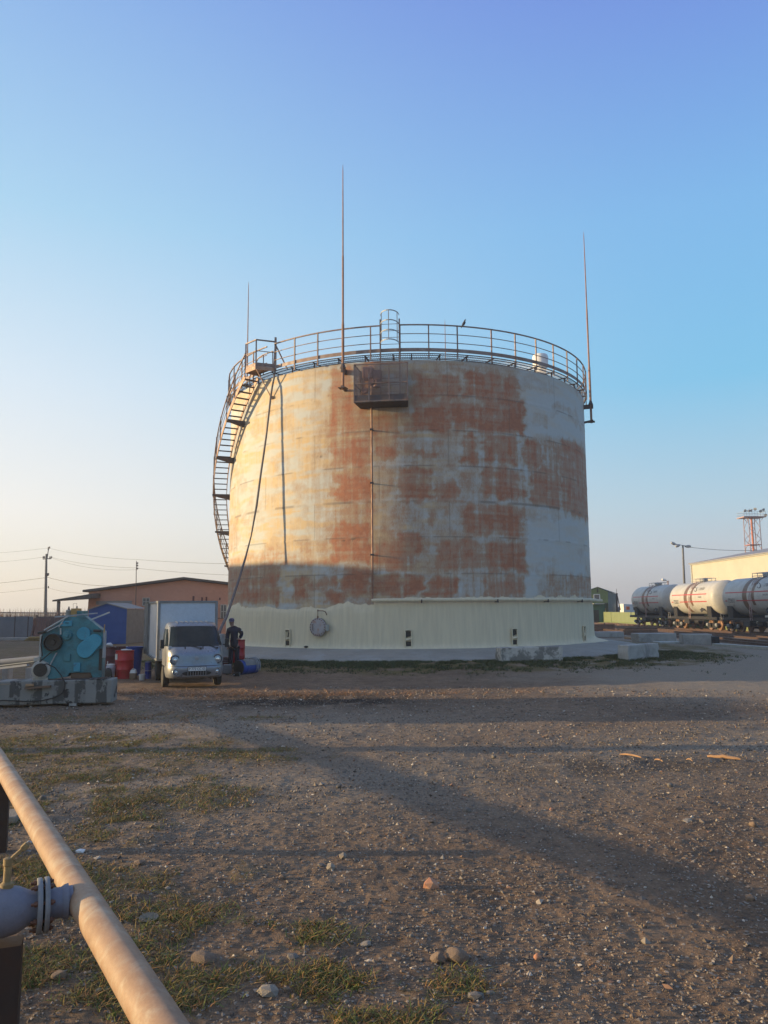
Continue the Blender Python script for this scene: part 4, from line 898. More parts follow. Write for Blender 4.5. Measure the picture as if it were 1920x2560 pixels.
# fingers rooted in the palms
def fing(hand, dirs):
    for d, L_, r in dirs:
        b = Vector(body_j[hand][0]); d = Vector(d).normalized(); k = len(body_j)
        body_j.append((tuple(b + d * .045), r)); body_j.append((tuple(b + d * (.045 + L_ * .5) + Vector((0, .006, -.004))), r * .9)); body_j.append((tuple(b + d * (.045 + L_ * .8) + Vector((0, .022, -.016))), r * .75))
        body_e.extend([(hand, k), (k, k + 1), (k + 1, k + 2)])
fing(12, [((-.28, -.25, -1), .07, .010), ((-.08, -.2, -1), .085, .010), ((.12, -.15, -1), .08, .010), ((.32, -.1, -1), .06, .009), ((.9, -.5, -.5), .05, .011)])
fing(16, [((-1, -.25, .25), .06, .010), ((-1, -.2, .02), .075, .010), ((-1, -.15, -.2), .07, .010), ((-1, -.1, -.42), .055, .009), ((-.3, -.2, 1), .045, .011)])
skinmesh('body', body_j, body_e, M_['skin'], pe, 1)
jk_j = [((-.01, .02, .78), (.20, .15)), ((0, .02, .95), (.195, .15)), ((0, .01, 1.12), (.185, .14)), ((-.01, .01, 1.30), (.20, .14)), ((-.03, .0, 1.43), (.155, .12)), ((-.065, -.008, 1.53), (.085, .085)),
        ((-.195, .0, 1.42), .088), ((-.24, -.01, 1.17), .075), ((-.222, -.08, .95), .06), ((.15, .0, 1.42), .088), ((.258, .07, 1.28), .078), ((.175, -.035, 1.11), .06)]
skinmesh('jacket', jk_j, [(0, 1), (1, 2), (2, 3), (3, 4), (4, 5), (4, 6), (6, 7), (7, 8), (4, 9), (9, 10), (10, 11)], M_['navy'], pe, 1)
tr_j = [((0, .02, .90), (.16, .12)), ((-.095, .0, .80), .108), ((-.11, -.02, .48), .088), ((-.12, .02, .12), .078), ((.09, .02, .80), .108), ((.10, .0, .48), .088), ((.11, .04, .12), .078)]
skinmesh('trousers', tr_j, [(0, 1), (1, 2), (2, 3), (0, 4), (4, 5), (5, 6)], M_['navy'], pe, 1)
for s_, x, y in ((-1, -.125, .01), (1, .12, .03)):
    MB().lathe([(.05, 0), (.055, .03), (.05, .07), (.048, .13)], 12, (x, y, 0)).rock((x, y - .10, .04), .07, (.75, 1.6, .6), 2, .0).build('boot', M_['black'], pe)
hc = Vector((-.10, -.022, 1.695))
MB().lathe([(.094, 0), (.097, .03), (.085, .085), (.05, .115), (.004, .12)], 18, hc + Vector((0, .004, .01)), (-.05, -.06, 1), capa=False).grid(lambda u, v: hc + Vector((sin(u) * (.088 + .0 * v) - .01 * v, -cos(u) * .09 - .075 * v * cos(u), .022 - .018 * v)), [-1.15 + 2.3 * i / 10 for i in range(11)], [0, .5, 1]).build('cap', M_['cap'], pe)
MB().rock(hc + Vector((0, .045, -.02)), .075, (1.0, .7, .85), 2, .02).build('hair', M_['black'], pe)
MB().tube([hc + Vector((-.002, -.082, .0)), hc + Vector((-.004, -.108, -.04)), hc + Vector((-.002, -.09, -.052))], [.007, .013, .008], 6).build('nose', M_['skin'], pe)
for s_ in (-1, 1):
    MB().rock(hc + Vector((s_ * .03, -.084, -.008)), .012, (1.4, .6, .8), 1, 0).build('eye', M_['black'], pe)
    MB().rock(hc + Vector((s_ * .083, .0, -.02)), .02, (.5, .8, 1.4), 1, 0).build('ear', M_['skin'], pe)
MB().box(hc + Vector((-.002, -.091, -.077)), (.045, .006, .008)).build('mouth', M_['maroon'], pe)
MB().box((.24, -.03, 1.40), (.05, .012, .035)).build('sleeve_patch', M_['paper'], pe)

# ---------------- drums and cans ----------------
def drum(px, py, d, mat, label, group=None, r=.29, h=.88, name='steel_drum', top=None, rz=0):
    p = at(px, py, d); z = g1(p.x, d)
    t = thing(name, (p.x, d, z), label, 'drum', rz, group)
    pr = [(r * .96, 0), (r, .01), (r, .03), (r * .975, .035)]
    for q in (.33, .66): pr += [(r * .975, h * q - .03), (r * 1.015, h * q), (r * .975, h * q + .03)]
    pr += [(r * .975, h - .04), (r, h - .03), (r * 1.01, h), (r * .98, h), (r * .97, h - .02)]
    MB().lathe(pr, 32).build('shell', mat, t)
    MB().lathe([(.03, h - .02), (.035, h + .005), (.03, h + .012)], 10, (r * .6, 0, 0)).build('bung', M_['galv'], t)
    return t
rdm = drum(310, 1696, 25.1, M_['red'], 'bright red steel drum with a white paper label, in front of the blue tub', top=1)
ML = MB().grid(lambda a, z: (.295 * sin(a), -.295 * cos(a), z), [-1.15 + .62 * i / 6 for i in range(7)], [.60, .78]).build('paper_label', M_['paper'], rdm)
tag(MB().rock((0, 0, 0), .14, (1.3, .8, .2), 2, .08).build('rag', M_['whiteplastic']), 'white rag lying on the lid of the bright red drum', 'rag').location = rdm.location + Vector((.05, 0, .90))
d1_ = drum(275, 1650, 27.6, M_['maroon'], 'dark maroon drum with a white bundle on its lid, behind the white plastic churn')
tag(MB().rock((0, 0, 0), .13, (1.1, .9, .7), 2, .06).build('bundle', M_['whiteplastic']), 'rounded white bundle resting on the dark maroon drum', 'bundle').location = d1_.location + Vector((-.02, -.03, .95))
drum(304, 1650, 27.9, M_['maroon'], 'dark maroon drum with a bare lid, right behind the bright red drum')
drum(593, 1643, 29.8, M_['red'], 'red drum standing behind the person at the foot of the apron')
p = at(335, 1676, 26.2); tb = thing('open_tub', (p.x, 26.2, g1(p.x, 26.2)), 'tall tapered open blue plastic tub between the red drum and the truck', 'tub')
MB().lathe([(.18, 0), (.20, .02), (.26, .88), (.285, .92), (.285, .95), (.27, .95), (.25, .88), (.18, .06), (.01, .05)], 30).build('tub_wall', M_['blueplastic'], tb)
for k, (px, py, z0) in enumerate(((370, 1689, 0), (370, 1689, .27))):
    p = at(px, py, 25.0)
    t = thing('small_drum', (p.x, 25.0, g1(p.x, 25.0) + z0), ('small blue drum on the ground, lower of the two beside the truck rear wheel', 'small blue drum on top of its twin beside the truck rear wheel')[k], 'drum', 0, 'small blue drums stacked beside the truck')
    MB().lathe([(.098, 0), (.105, .01), (.10, .03), (.10, .24), (.106, .255), (.106, .265), (.09, .26)], 20).build('shell', M_['bluedrum'], t)
    MB().lathe([(.107, .25), (.109, .256), (.107, .262)], 20, capa=False, capb=False).build('rim', M_['galv'], t)
p = at(333, 1697, 24.7); cn = thing('canister', (p.x, 24.7, g1(p.x, 24.7)), 'squat translucent canister half full of brown liquid, in front of the red drum', 'canister')
MB().box((0, 0, .10), (.21, .16, .20)).build('body', M_['stone_brown'], cn, bev=.03)
MB().box((0, 0, .25), (.20, .15, .10), taper=.7).tube([(-.05, 0, .29), (-.04, 0, .33), (.03, 0, .33), (.04, 0, .29)], .012, 6).cyl((.06, 0, .28), (.06, 0, .325), .022, n=10).build('upper_shell', M_['whiteplastic'], cn, bev=.02)
p = at(355, 1699, 24.4); bkt = thing('bucket', (p.x, 24.4, g1(p.x, 24.4)), 'small white plastic bucket beside the brown canister', 'bucket')
MB().lathe([(.075, 0), (.08, .01), (.10, .17), (.108, .175), (.108, .19), (.098, .19), (.08, .03), (.01, .02)], 22).build('pail', M_['whiteplastic'], bkt)
MB().tube([(.105 * cos(a), .02 - .06 * sin(a), .17 + .02 * sin(a)) for a in [pi * k / 8 for k in range(9)]], .004, 5).build('handle', M_['galv'], bkt)
p = at(276, 1692, 24.9); ch_ = thing('churn', (p.x, 24.9, g1(p.x, 24.9)), 'milky white plastic churn with a handle, left of the bright red drum', 'churn')
MB().lathe([(.09, 0), (.12, .1), (.145, .32), (.15, .38), (.12, .42), (.115, .44)], 24).build('jug', M_['lilac'], ch_)
MB().lathe([(.13, .43), (.13, .46), (.05, .47)], 24).build('lid', M_['whiteplastic'], ch_)
MB().tube([(-.1, 0, .46), (-.105, 0, .52), (-.10, 0, .55)], .012, 6).build('handle', M_['whiteplastic'], ch_)
p = at(264, 1690, 24.6); tag(MB().rock((0, 0, .16), .22, (1.0, .8, .9), 2, .08).build('sack', M_['black']), 'dark bulging sack behind the striped concrete block', 'sack').location = (p.x + .02, 24.7, g1(p.x, 24.6))
# fallen barrel with hose and tarpaulin
p = at(598, 1686, 26.2); fb = thing('fallen_barrel', (p.x, 26.1, g1(p.x, 26.2) + .24), 'blue barrel lying on its side with a dark end and grey cloth thrown over it', 'barrel', R_(-33))
MB().lathe([(.05, -.01), (.21, 0), (.24, .03), (.245, .2), (.25, .22), (.245, .24), (.245, .55), (.25, .57), (.245, .6), (.24, .76), (.21, .79), (.02, .80)], 30, (0, 0, 0), (0, 1, 0)).build('barrel_shell', M_['blueplastic'], fb)
MB().lathe([(.225, -.025), (.235, -.02), (.235, .0), (.225, .01)], 28, (0, 0, 0), (0, 1, 0)).build('dark_end', M_['black'], fb)
cl = MB().grid(lambda a, y: ((.262 + .012 * sin(9 * a + 5 * y)) * sin(a), y, (.262 + .012 * sin(7 * y * 3 + a)) * cos(a)), [-1.0 + 2.3 * i / 24 for i in range(25)], [.10 + .66 * i / 14 for i in range(15)])
tg = tag(cl.build('cloth', M_['greytarp']), 'grey crumpled cloth thrown over the fallen blue barrel', 'cloth'); tg.location = fb.location; tg.rotation_euler = fb.rotation_euler
hh = MB()
for k in range(3): hh.tube([((.285 + .01 * k) * sin(a), .60 + .07 * k + .02 * sin(3 * a), (.285 + .01 * k) * cos(a)) for a in [-.6 + 2.6 * i / 14 for i in range(15)]], .014, 6)
hh = tag(hh.build('hose_coil', M_['galv']), 'pale hose looped over the far end of the fallen blue barrel', 'hose'); hh.location = fb.location; hh.rotation_euler = fb.rotation_euler
p = at(592, 1690, 25.7); pu = thing('hand_pump', (p.x, 25.7, g1(p.x, 25.7)), 'small black pump with two pale fittings on the ground below the fallen barrel', 'pump')
MB().box((0, 0, .06), (.2, .12, .10)).cyl((-.05, -.02, .1), (.07, -.02, .1), .05).build('housing', M_['black'], pu, bev=.01)
MB().lathe([(.018, 0), (.018, .03)], 10, (-.07, -.065, .06), (0, -1, 0)).build('fitting', M_['galv'], pu); MB().cyl((.1, 0, 0), (.1, 0, .14), .008, n=6).build('fitting', M_['galv'], pu)
p = at(570, 1688, 26.6); tag(MB().box((0, 0, .15), (.26, .26, .30)).build('grey_box', M_['oilpipe'], bev=.015), 'grey concrete cube between the truck bumper and the fallen barrel', 'block').location = (p.x - .03, 26.6, g1(p.x, 26.6))
cr = thing('crate', (at(572, 1640, 27.3).x - .05, 27.3, g1(-5.6, 27.3)), 'dark red slatted crate behind the truck, at the feet of the person', 'crate')
MB().box((0, 0, .25), (.30, .30, .48)).build('crate_sides', M_['maroon'], cr)
for k in range(3): MB().box((0, -.16, .32 + .07 * k), (.32, .02, .018)).build('slat', M_['galv'], cr)
# tarpaulin pile behind the truck
p = at(549, 1600, 29.2); tpp = tag(MB().grid(lambda u, v: ((u - .5) * 1.1, (v - .5) * 1.6, 1.08 * (min(1, 3.2 * min(u, 1 - u)) ** .5) * (min(1, 3 * min(v, 1 - v)) ** .5) + .06 * sin(9 * u + 4 * v) * (u > .05) * (u < .95)), [i / 20 for i in range(21)], [i / 20 for i in range(21)]).build('covered_pile', M_['greytarp']), 'waist-high pile under a grey tarpaulin, just behind the truck box', 'covered pile'); tpp.location = (p.x - .15, 29.6, g1(p.x, 29.2))

# ---------------- striped block with the teal machine ----------------
bp0 = gp(279, 1764, 0); mrz = R_(8)
M_['stripe'] = None
m, nt_, b_ = newmat('black_white_striped_concrete'); tc = N(nt_, 'ShaderNodeTexCoord'); sx_ = N(nt_, 'ShaderNodeSeparateXYZ'); nt_.links.new(tc.outputs['Object'], sx_.inputs[0])
ad = N(nt_, 'ShaderNodeMath', operation='ADD'); nt_.links.new(sx_.outputs[0], ad.inputs[0]); nt_.links.new(rng(nt_, noise(nt_, 6, 5), 0, 1, -.035, .035), ad.inputs[1])
mm = N(nt_, 'ShaderNodeMath', operation='PINGPONG'); mm.inputs[1].default_value = .235; nt_.links.new(ad.outputs[0], mm.inputs[0])
st_ = rng(nt_, mm.outputs[0], .105, .13); wear = rng(nt_, noise(nt_, 4.2, 8, .72), .52, .56); mu = N(nt_, 'ShaderNodeMath', operation='MULTIPLY'); nt_.links.new(st_, mu.inputs[0]); nt_.links.new(rng(nt_, wear, 0, 1, 1, .15), mu.inputs[1])
cw = mixc(nt_, noise(nt_, 3, 6), (.27, .26, .235), (.18, .175, .16)); cw = mixc(nt_, rng(nt_, noise(nt_, 2.6, 8, .7), .56, .6), cw, (.035, .035, .035))
nt_.links.new(mixc(nt_, mu.outputs[0], cw, (.075, .075, .07)), b_.inputs['Base Color']); b_.inputs['Roughness'].default_value = .9; bump(nt_, b_, noise(nt_, 12, 6, .7), .4, .02); M_['stripe'] = m
blk = thing('striped_block', (bp0.x, bp0.y, 0.05), 'long low concrete block with worn black and white stripes, under the teal machine', 'concrete block', mrz)
mb = MB().grid(lambda u, v: (-3.6 * (1 - u) - .02 * sin(7 * v), 0, v), [0], [0]); mb = MB().box((-1.8, .30, .275), (3.6, .60, .53)); mb.build('slab', M_['stripe'], blk, bev=.025)
for x in (-.85, -3.2): MB().box((x, .3, -.01), (.16, .62, .06)).build('support_brick', M_['conc'], blk)
BT = .05 + .54
MM = Matrix.Translation(blk.location) @ Matrix.Rotation(mrz, 4, 'Z')
mc = thing('teal_machine', MM @ Vector((-.93, .44, .54)), 'derelict teal cabinet-like pumping machine with round covers, bolted on the striped block', 'machine', mrz)
k = 17.0 / FPX
def mq(zx, zy):  # zoom px -> local x,z (front plane), centre px 181 bottom py 1692
    return ((zx / 5.184) - 181) * k, (1692 - (1500 + zy / 5.184)) * k * 1.085
poly = [mq(*q) for q in ((532, 985), (520, 440), (560, 400), (620, 375), (830, 222), (1070, 215), (1310, 388), (1330, 480), (1322, 985), (1210, 985), (1175, 915), (900, 915), (880, 960), (700, 985))]
My = Matrix(((1, 0, 0, 0), (0, 0, 1, -.28), (0, 1, 0, 0), (0, 0, 0, 1)))
MB().prism(poly, My, .34).build('housing', M_['teal'], mc, bev=.008)
def disc(zx, zy, r, t, mat, name, y0=-.28, prof=None):
    x, z = mq(zx, zy); r *= k / 5.184
    pr = prof or [(r, 0), (r, t * .8), (r * .95, t), (.004, t)]
    return MB().lathe([(a * 1.0, b) for a, b in pr], 32, (x, y0, z), (0, -1, 0)).build(name, mat, mc)
r_ = 118 * k / 5.184
fwh = disc(680, 535, 118, .1, M_['greasy'], 'flywheel', -.28, [(r_, 0), (r_, .10), (r_ * .9, .115), (r_ * .86, .06), (r_ * .3, .05), (r_ * .28, .09), (.004, .09)])
r_ = 55 * k / 5.184
disc(855, 452, 55, .07, M_['teal'], 'small_pulley', -.28, [(r_ * 1.25, 0), (r_ * 1.2, .03), (r_, .035), (r_, .07), (r_ * .5, .07), (r_ * .45, .10), (.004, .10)])
disc(1068, 432, 88, .05, M_['tealhi'], 'round_cover')
# capsule gear guard
c1, c2 = Vector((*mq(1215, 530), 0)), Vector((*mq(1105, 630), 0)); ra, rb = 98 * k / 5.184, 112 * k / 5.184
dv_ = (c2 - c1); an_ = math.atan2(dv_.y, dv_.x); cap_ = []
for i in range(17): a = an_ + pi / 2 - 0 + pi * i / 16 + pi; cap_.append((c1.x + ra * cos(a + pi * 0), c1.y + ra * sin(a)))
cap_ = [(c1.x + ra * cos(an_ + pi / 2 + pi * i / 16), c1.y + ra * sin(an_ + pi / 2 + pi * i / 16)) for i in range(17)] + [(c2.x + rb * cos(an_ - pi / 2 + pi * i / 16), c2.y + rb * sin(an_ - pi / 2 + pi * i / 16)) for i in range(17)]
My2 = My.copy(); My2[1][3] = -.37
MB().prism(cap_, My2, .10).build('gear_guard', M_['tealhi'], mc, bev=.012)
for zx, zy, w, h, mt in ((868, 725, 80, 95, 'teal'), (1000, 845, 85, 115, 'tealhi'), (835, 305, 150, 75, 'tealhi'), (850, 296, 50, 8, 'black')):
    x, z = mq(zx, zy); MB().box((x, -.30 - (.02 if mt == 'black' else 0), z), (w * k / 5.184, .05, h * k / 5.184)).build('hatch', M_[mt], mc, bev=.006)
for x0, x1, z0, z1, mt in ((500, 530, 440, 720, 'cream'), (1322, 1350, 400, 740, 'galv'), (1280, 1320, 620, 890, 'greasy')):
    a = mq(x0, z1); b = mq(x1, z0); MB().box(((a[0] + b[0]) / 2, -.22, (a[1] + b[1]) / 2), (b[0] - a[0], .16, b[1] - a[1])).build('side_rail', M_[mt], mc, bev=.01)
for q in (((560, 385), (850, 220), .018, 'cream'), ((600, 400), (800, 300), .012, 'galv'), ((745, 350), (825, 225), .014, 'cream'), ((480, 420), (580, 400), .03, 'greasy'), ((1340, 420), (1343, 320), .012, 'yellow'), ((640, 845), (735, 660), .016, 'galv'), ((1200, 395), (1300, 400), .03, 'greasy'), ((770, 360), (775, 440), .02, 'cream')):
    a = mq(*q[0]); b = mq(*q[1]); MB().tube([(a[0], -.33, a[1]), (b[0], -.33, b[1])], q[2], 7).build('lever_rod', M_[q[3]], mc)
tk_ = MB()
for zx, w in ((1050, 280), ): x, z = mq(zx, 950); tk_.box((x, -.12, z), (w * k / 5.184, .2, .14))
tk_.build('sump', M_['oilstain'], mc, bev=.02)
MB().tube([(mq(560, 700)[0], -.37, mq(0, 700)[1]), (mq(530, 560)[0], -.36, mq(0, 560)[1]), (mq(540, 430)[0], -.36, mq(0, 450)[1])], .012, 6).tube([(mq(680, 640)[0], -.42, mq(0, 650)[1]), (mq(530, 760)[0], -.40, mq(0, 770)[1])], .012, 6).build('belt', M_['black'], mc)
def onblk(zx, zy, y): x, z = mq(zx, zy); return MM @ Vector((x - .93, .44 + y, .54 + z))
bar1 = tag(MB().bar(onblk(650, 222, -.1), onblk(1190, 178, .1), .05, .03).build('pipe_length', M_['galv']), 'long thin metal tube laid level across the top of the teal machine', 'metal tube')
bar2 = tag(MB().bar(onblk(1120, 262, -.05), onblk(1345, 170, .15), .05, .03).build('steel_angle', M_['cream']), 'pale metal strip sticking up off the right shoulder of the teal machine', 'metal strip')
# motor
mx, mz_ = mq(545, 928); mo = thing('electric_motor', MM @ Vector((mx - .93, .04, .54)), 'cream electric motor with a dark round end, lying on the striped block', 'motor', mrz + R_(8))
MB().lathe([(.05, .0), (.15, .0), (.165, .02), (.20, .03), (.205, .08), (.205, .34), (.19, .38), (.1, .42)], 30, (0, 0, .235), (0, 1, 0)).build('casing', M_['motor'], mo)
MB().lathe([(.15, -.01), (.15, .012), (.05, .02), (.04, -.02), (.004, -.02)], 28, (0, 0, .235), (0, 1, 0)).build('end_bell', M_['greasy'], mo)
for i in range(16):
    a = 2 * pi * i / 16
    if i % 2 == 0: MB().bar((.205 * cos(a), .08, .235 + .205 * sin(a)), (.205 * cos(a), .33, .235 + .205 * sin(a)), .012, .03).build('cooling_fin', M_['motor'], mo, smooth=False)
MB().box((0, .2, .03), (.32, .26, .06)).build('foot', M_['motor'], mo); MB().box((-.1, .2, .46), (.14, .16, .09)).build('terminal_box', M_['motor'], mo, bev=.01)
# clutter on block
tag(MB().bar(onblk(-200, 1035, -.4), onblk(440, 1025, -.35), .14, .035).build('plank', M_['stone_pale']), 'pale board lying flat on the left end of the striped block', 'plank')
tag(MB().bar(onblk(380, 1082, -.48), onblk(700, 1062, -.46), .16, .04).build('plank', M_['oilstain']), 'short dark board jutting out beneath the motor', 'plank')
tag(MB().box(onblk(430, 1045, -.46), (.17, .12, .05), .4).build('wood_chunk', M_['palewood'], bev=.005), 'split piece of yellow wood wedged under the motor', 'wood')
tag(MB().bar(onblk(800, 1000, -.35), onblk(1400, 985, -.3), .08, .05).build('steel_bar', M_['darksteel']), 'rusty bar lying along the front foot of the teal machine', 'metal bar')
tag(MB().grid(lambda u, v: onblk(1180 + 230 * u, 1010 - 20 * sin(7 * u) * v, -.45 + .5 * v) + Vector((0, 0, .02 + .03 * abs(sin(9 * u + 5 * v)))), [i / 14 for i in range(15)], [i / 6 for i in range(7)]).build('rag', M_['greytarp']), 'crumpled grey rag on the right end of the striped block', 'rag')
cpts = [onblk(590, 800, -.45), onblk(640, 790, -.5), onblk(740, 840, -.46), onblk(820, 930, -.46), onblk(870, 1010, -.46), onblk(880, 1080, -.47), onblk(850, 1150, -.47), onblk(760, 1200, -.47), onblk(600, 1235, -.47), onblk(450, 1245, -.47), onblk(250, 1230, -.47), onblk(100, 1220, -.47), onblk(30, 1230, -.47), onblk(-30, 1290, -.47)]
tag(MB().tube(cpts, .012, 6).build('cable', M_['black']), 'black cable drooping from the motor down over the striped face of the block', 'cable')
# pipe and boards behind
a = at(-60, 1662, 20.5); b = at(100, 1647, 20.2)
tag(MB().tube([a, b], .085, 20).build('concrete_pipe', M_['oilpipe']), 'fat grey pipe entering from the left behind the teal machine', 'pipe')
MB_ = MB().bar(at(-60, 1671, 20.1), at(114, 1650, 19.6), .05, .02); tag(MB_.build('batten', M_['cream']), 'thin pale batten slanting up to the motor just below the fat grey pipe', 'batten')
MB_ = MB().bar(at(-60, 1678, 20.0), at(70, 1662, 19.7), .10, .05); tag(MB_.build('board', M_['galv']), 'broad grey board leaning beside the thin pale batten', 'board')
for px, d in ((20, 20.5), (78, 20.3)):
    q = at(px, 1658, d); tag(MB().box((q.x, d, (q.z - .12) / 2), (.14, .3, q.z - .10)).build('brick_pier', M_['conc']), ('rough concrete pier near the left edge' if px == 20 else 'rough concrete pier nearest the motor') + ' holding up the fat grey pipe', 'pier')

# ---------------- left background ----------------
def wbox(x0, x1, y0, y1, z0, z1): return MB().box(((x0 + x1) / 2, (y0 + y1) / 2, (z0 + z1) / 2), (x1 - x0, y1 - y0, z1 - z0))
BD = 70.0; bl = at(222, 1480, BD); brg = at(462, 1450, BD); lx, lz = bl.x, bl.z; rx_, rz_ = brg.x, brg.z; rx2 = rx_ + (rx_ - lx)
bd = thing('brick_building', ((lx + rx2) / 2, BD, 0), 'long pink brick building with a low dark-edged gable roof, behind the blue shed', 'building')
mb = MB(); P = [(lx, 0), (rx2, 0), (rx2, lz), (rx_, rz_), (lx, lz)]
mb.prism(P, Matrix(((1, 0, 0, 0), (0, 0, 1, BD), (0, 1, 0, 0), (0, 0, 0, 1))), 14); mb.build('brick_wall', M_['brick'], bd, smooth=False, world=True)
mb = MB()
for x0, z0, x1, z1 in ((lx - .4, lz - .02, rx_, rz_ + .06), (rx_, rz_ + .06, rx2 + .4, lz - .02)):
    mb.add([(x0, BD - .45, z0), (x1, BD - .45, z1), (x1, BD + 14.4, z1), (x0, BD + 14.4, z0), (x0, BD - .45, z0 + .20), (x1, BD - .45, z1 + .20), (x1, BD + 14.4, z1 + .20), (x0, BD + 14.4, z0 + .20)], [(0, 1, 2, 3), (4, 7, 6, 5), (0, 4, 5, 1), (1, 5, 6, 2), (2, 6, 7, 3), (3, 7, 4, 0)])
mb.build('roof', M_['rooffelt'], bd, smooth=False, world=True)
for px0, px1, py0, py1, mt, nm in ((357, 374, 1495, 1514, 'window', 'small_window'), (552, 566, 1512, 1546, 'window', 'window'), (240, 330, 1502, 1512, 'oilpipe', 'lintel'), (481, 486, 1490, 1502, 'maroon', 'vent_slot'), (503, 507, 1493, 1503, 'maroon', 'vent_slot'), (514, 518, 1492, 1503, 'maroon', 'vent_slot'), (548, 551, 1494, 1500, 'maroon', 'vent_slot')):
    a = at(px0, py1, BD - .05); b = at(px1, py0, BD - .05); w = wbox(a.x, b.x, BD - .06, BD + .1, a.z, b.z).build(nm, M_[mt], bd, world=True)
    if 'window' in nm:
        f = MB(); 
        for z in (a.z, b.z, (a.z + b.z) / 2): f.box(((a.x + b.x) / 2, BD - .09, z), (b.x - a.x + .06, .05, .06))
        for x in (a.x, b.x, (a.x + b.x) / 2): f.box((x, BD - .09, (a.z + b.z) / 2), (.06, .05, b.z - a.z))
        f.build('frame', M_['cream'], w, world=True, smooth=False)
for q in ((380, 1546, 566, 1546),): a = at(420, 1546, BD - .1); b = at(560, 1546, BD - .1); MB().bar(a, b, .05).build('wall_pipe', M_['darksteel'], bd, world=True)
# canopy
cnp = thing('canopy', (at(160, 1530, 69).x, 69, 0), 'open lean-to canopy on thin posts at the left end of the brick building', 'canopy')
a0 = at(131, 1500, 68); a1 = at(222, 1484, 68); b1_ = at(222, 1506, 68)
MB().add([a0, (a1.x + .3, 68, a1.z), (a1.x + .3, 76, a1.z + .3), (a0.x, 76, a0.z + .3), a0 + Vector((0, 0, -.14)), (a1.x + .3, 68, a1.z - .42), (a1.x + .3, 76, a1.z - .12), (a0.x, 76, a0.z + .16)], [(0, 1, 2, 3), (7, 6, 5, 4), (0, 4, 5, 1), (1, 5, 6, 2), (2, 6, 7, 3), (3, 7, 4, 0)]).build('canopy_roof', M_['rooffelt'], cnp, world=True, smooth=False)
q = at(147, 1503, 68.3); MB().box((q.x, 68.3, q.z / 2), (.22, .22, q.z)).build('post', M_['poleconc'], cnp, world=True, smooth=False)
MB().box((q.x, 75.5, q.z / 2), (.22, .22, q.z)).build('post', M_['poleconc'], cnp, world=True, smooth=False)
# blue shed
SD = 51.0; a = at(222, 1524, SD); b = at(268, 1508, SD); c = at(317, 1522, SD); d_ = at(360, 1524, SD + 3.0)
sh = thing('metal_shed', ((a.x + c.x) / 2, SD, 0), 'small garage shed with a bright blue gabled front and brown-grey side', 'shed')
fr_ = [(a.x, 0), (c.x, 0), (c.x, c.z), (b.x, b.z), (a.x, a.z)]
MB().prism(fr_, Matrix(((1, 0, 0, 0), (0, 0, 1, SD), (0, 1, 0, 0), (0, 0, 0, 1))), .06).build('front_wall', M_['shedblue'], sh, world=True, smooth=False)
dx = (d_.x - c.x)
MB().add([(c.x, SD + .07, 0), (c.x + dx, SD + 3.4, 0), (c.x + dx, SD + 3.4, d_.z), (c.x, SD + .07, c.z), (a.x, SD + .07, 0), (a.x + dx, SD + 3.4, 0), (a.x + dx, SD + 3.4, d_.z), (a.x, SD + .07, a.z)], [(0, 1, 2, 3), (5, 4, 7, 6), (1, 5, 6, 2)]).build('side_wall', M_['shedgrey'], sh, world=True, smooth=False)
MB().add([(a.x - .06, SD - .08, a.z), (b.x, SD - .08, b.z + .03), (c.x + .06, SD - .08, c.z + .02), (a.x - .06 + dx, SD + 3.5, a.z), (b.x + dx, SD + 3.5, b.z + .03), (c.x + .06 + dx, SD + 3.5, c.z + .02), (a.x - .06, SD - .08, a.z - .05), (b.x, SD - .08, b.z - .03), (c.x + .06, SD - .08, c.z - .04)], [(0, 1, 4, 3), (1, 2, 5, 4), (0, 6, 7, 1), (1, 7, 8, 2)]).build('roof', M_['oilpipe'], sh, world=True, smooth=False)
# fence of grey sheets, reddish sheets, pallets
FD = 61.0
x0 = at(-160, 1560, FD).x; xj = at(37, 1560, FD).x; xg = at(83, 1560, FD).x; xr = at(225, 1560, FD).x; zt = at(40, 1541, FD).z
gf = thing('sheet_fence', ((x0 + xg) / 2, FD, 0), 'smooth grey metal sheet fence at the far left of the yard', 'fence')
x = xj
pn = [x0, x0 + (xj - x0) * .5, xj, xj + (xg - xj) * .72, xg]
for i in range(4): wbox(pn[i] + .03, pn[i + 1] - .03, FD, FD + .05, .12, zt - (.02 if i % 2 else 0)).build('sheet_panel', M_['fencegrey'], gf, world=True, smooth=False)
for x in pn[:-1]: MB().box((x, FD + .04, zt / 2), (.08, .08, zt)).build('fence_post', M_['darksteel'], gf, world=True, smooth=False)
bf_ = thing('board_fence', ((xg + xr) / 2, FD + .6, 0), 'reddish brown corrugated fence behind the teal machine, right of the grey sheets', 'fence')
wbox(xg, xr + 8, FD + .5, FD + .55, .05, zt - .03).build('sheeting', M_['brownfence'], bf_, world=True, smooth=False)
for i in range(7): x = xg + (xr + 8 - xg) * i / 6; MB().box((x, FD + .6, zt / 2), (.09, .09, zt + .15)).build('fence_post', M_['darksteel'], bf_, world=True, smooth=False)
for px, tl, lb in ((90, .14, 'left'), (101, .07, 'right')):
    q = at(px, 1598, FD - .5); t = thing('pallet', (q.x, FD - .55, .03), ('wooden pallet tilted against the grey sheet fence, left of its pair' if lb == 'left' else 'wooden pallet standing nearly upright beside the tilted one'), 'pallet', 0, 'pallets leaning on the fence'); t.rotation_euler = (R_(-8), tl, 0)
    for i in range(5): MB().box((-.42 + .21 * i, 0, .80), (.10, .02, 1.6)).build('board', M_['pallet'], t, smooth=False)
    for z in (.1, .8, 1.5): MB().box((0, .05, z), (.95, .07, .09)).build('crosspiece', M_['pallet'], t, smooth=False)
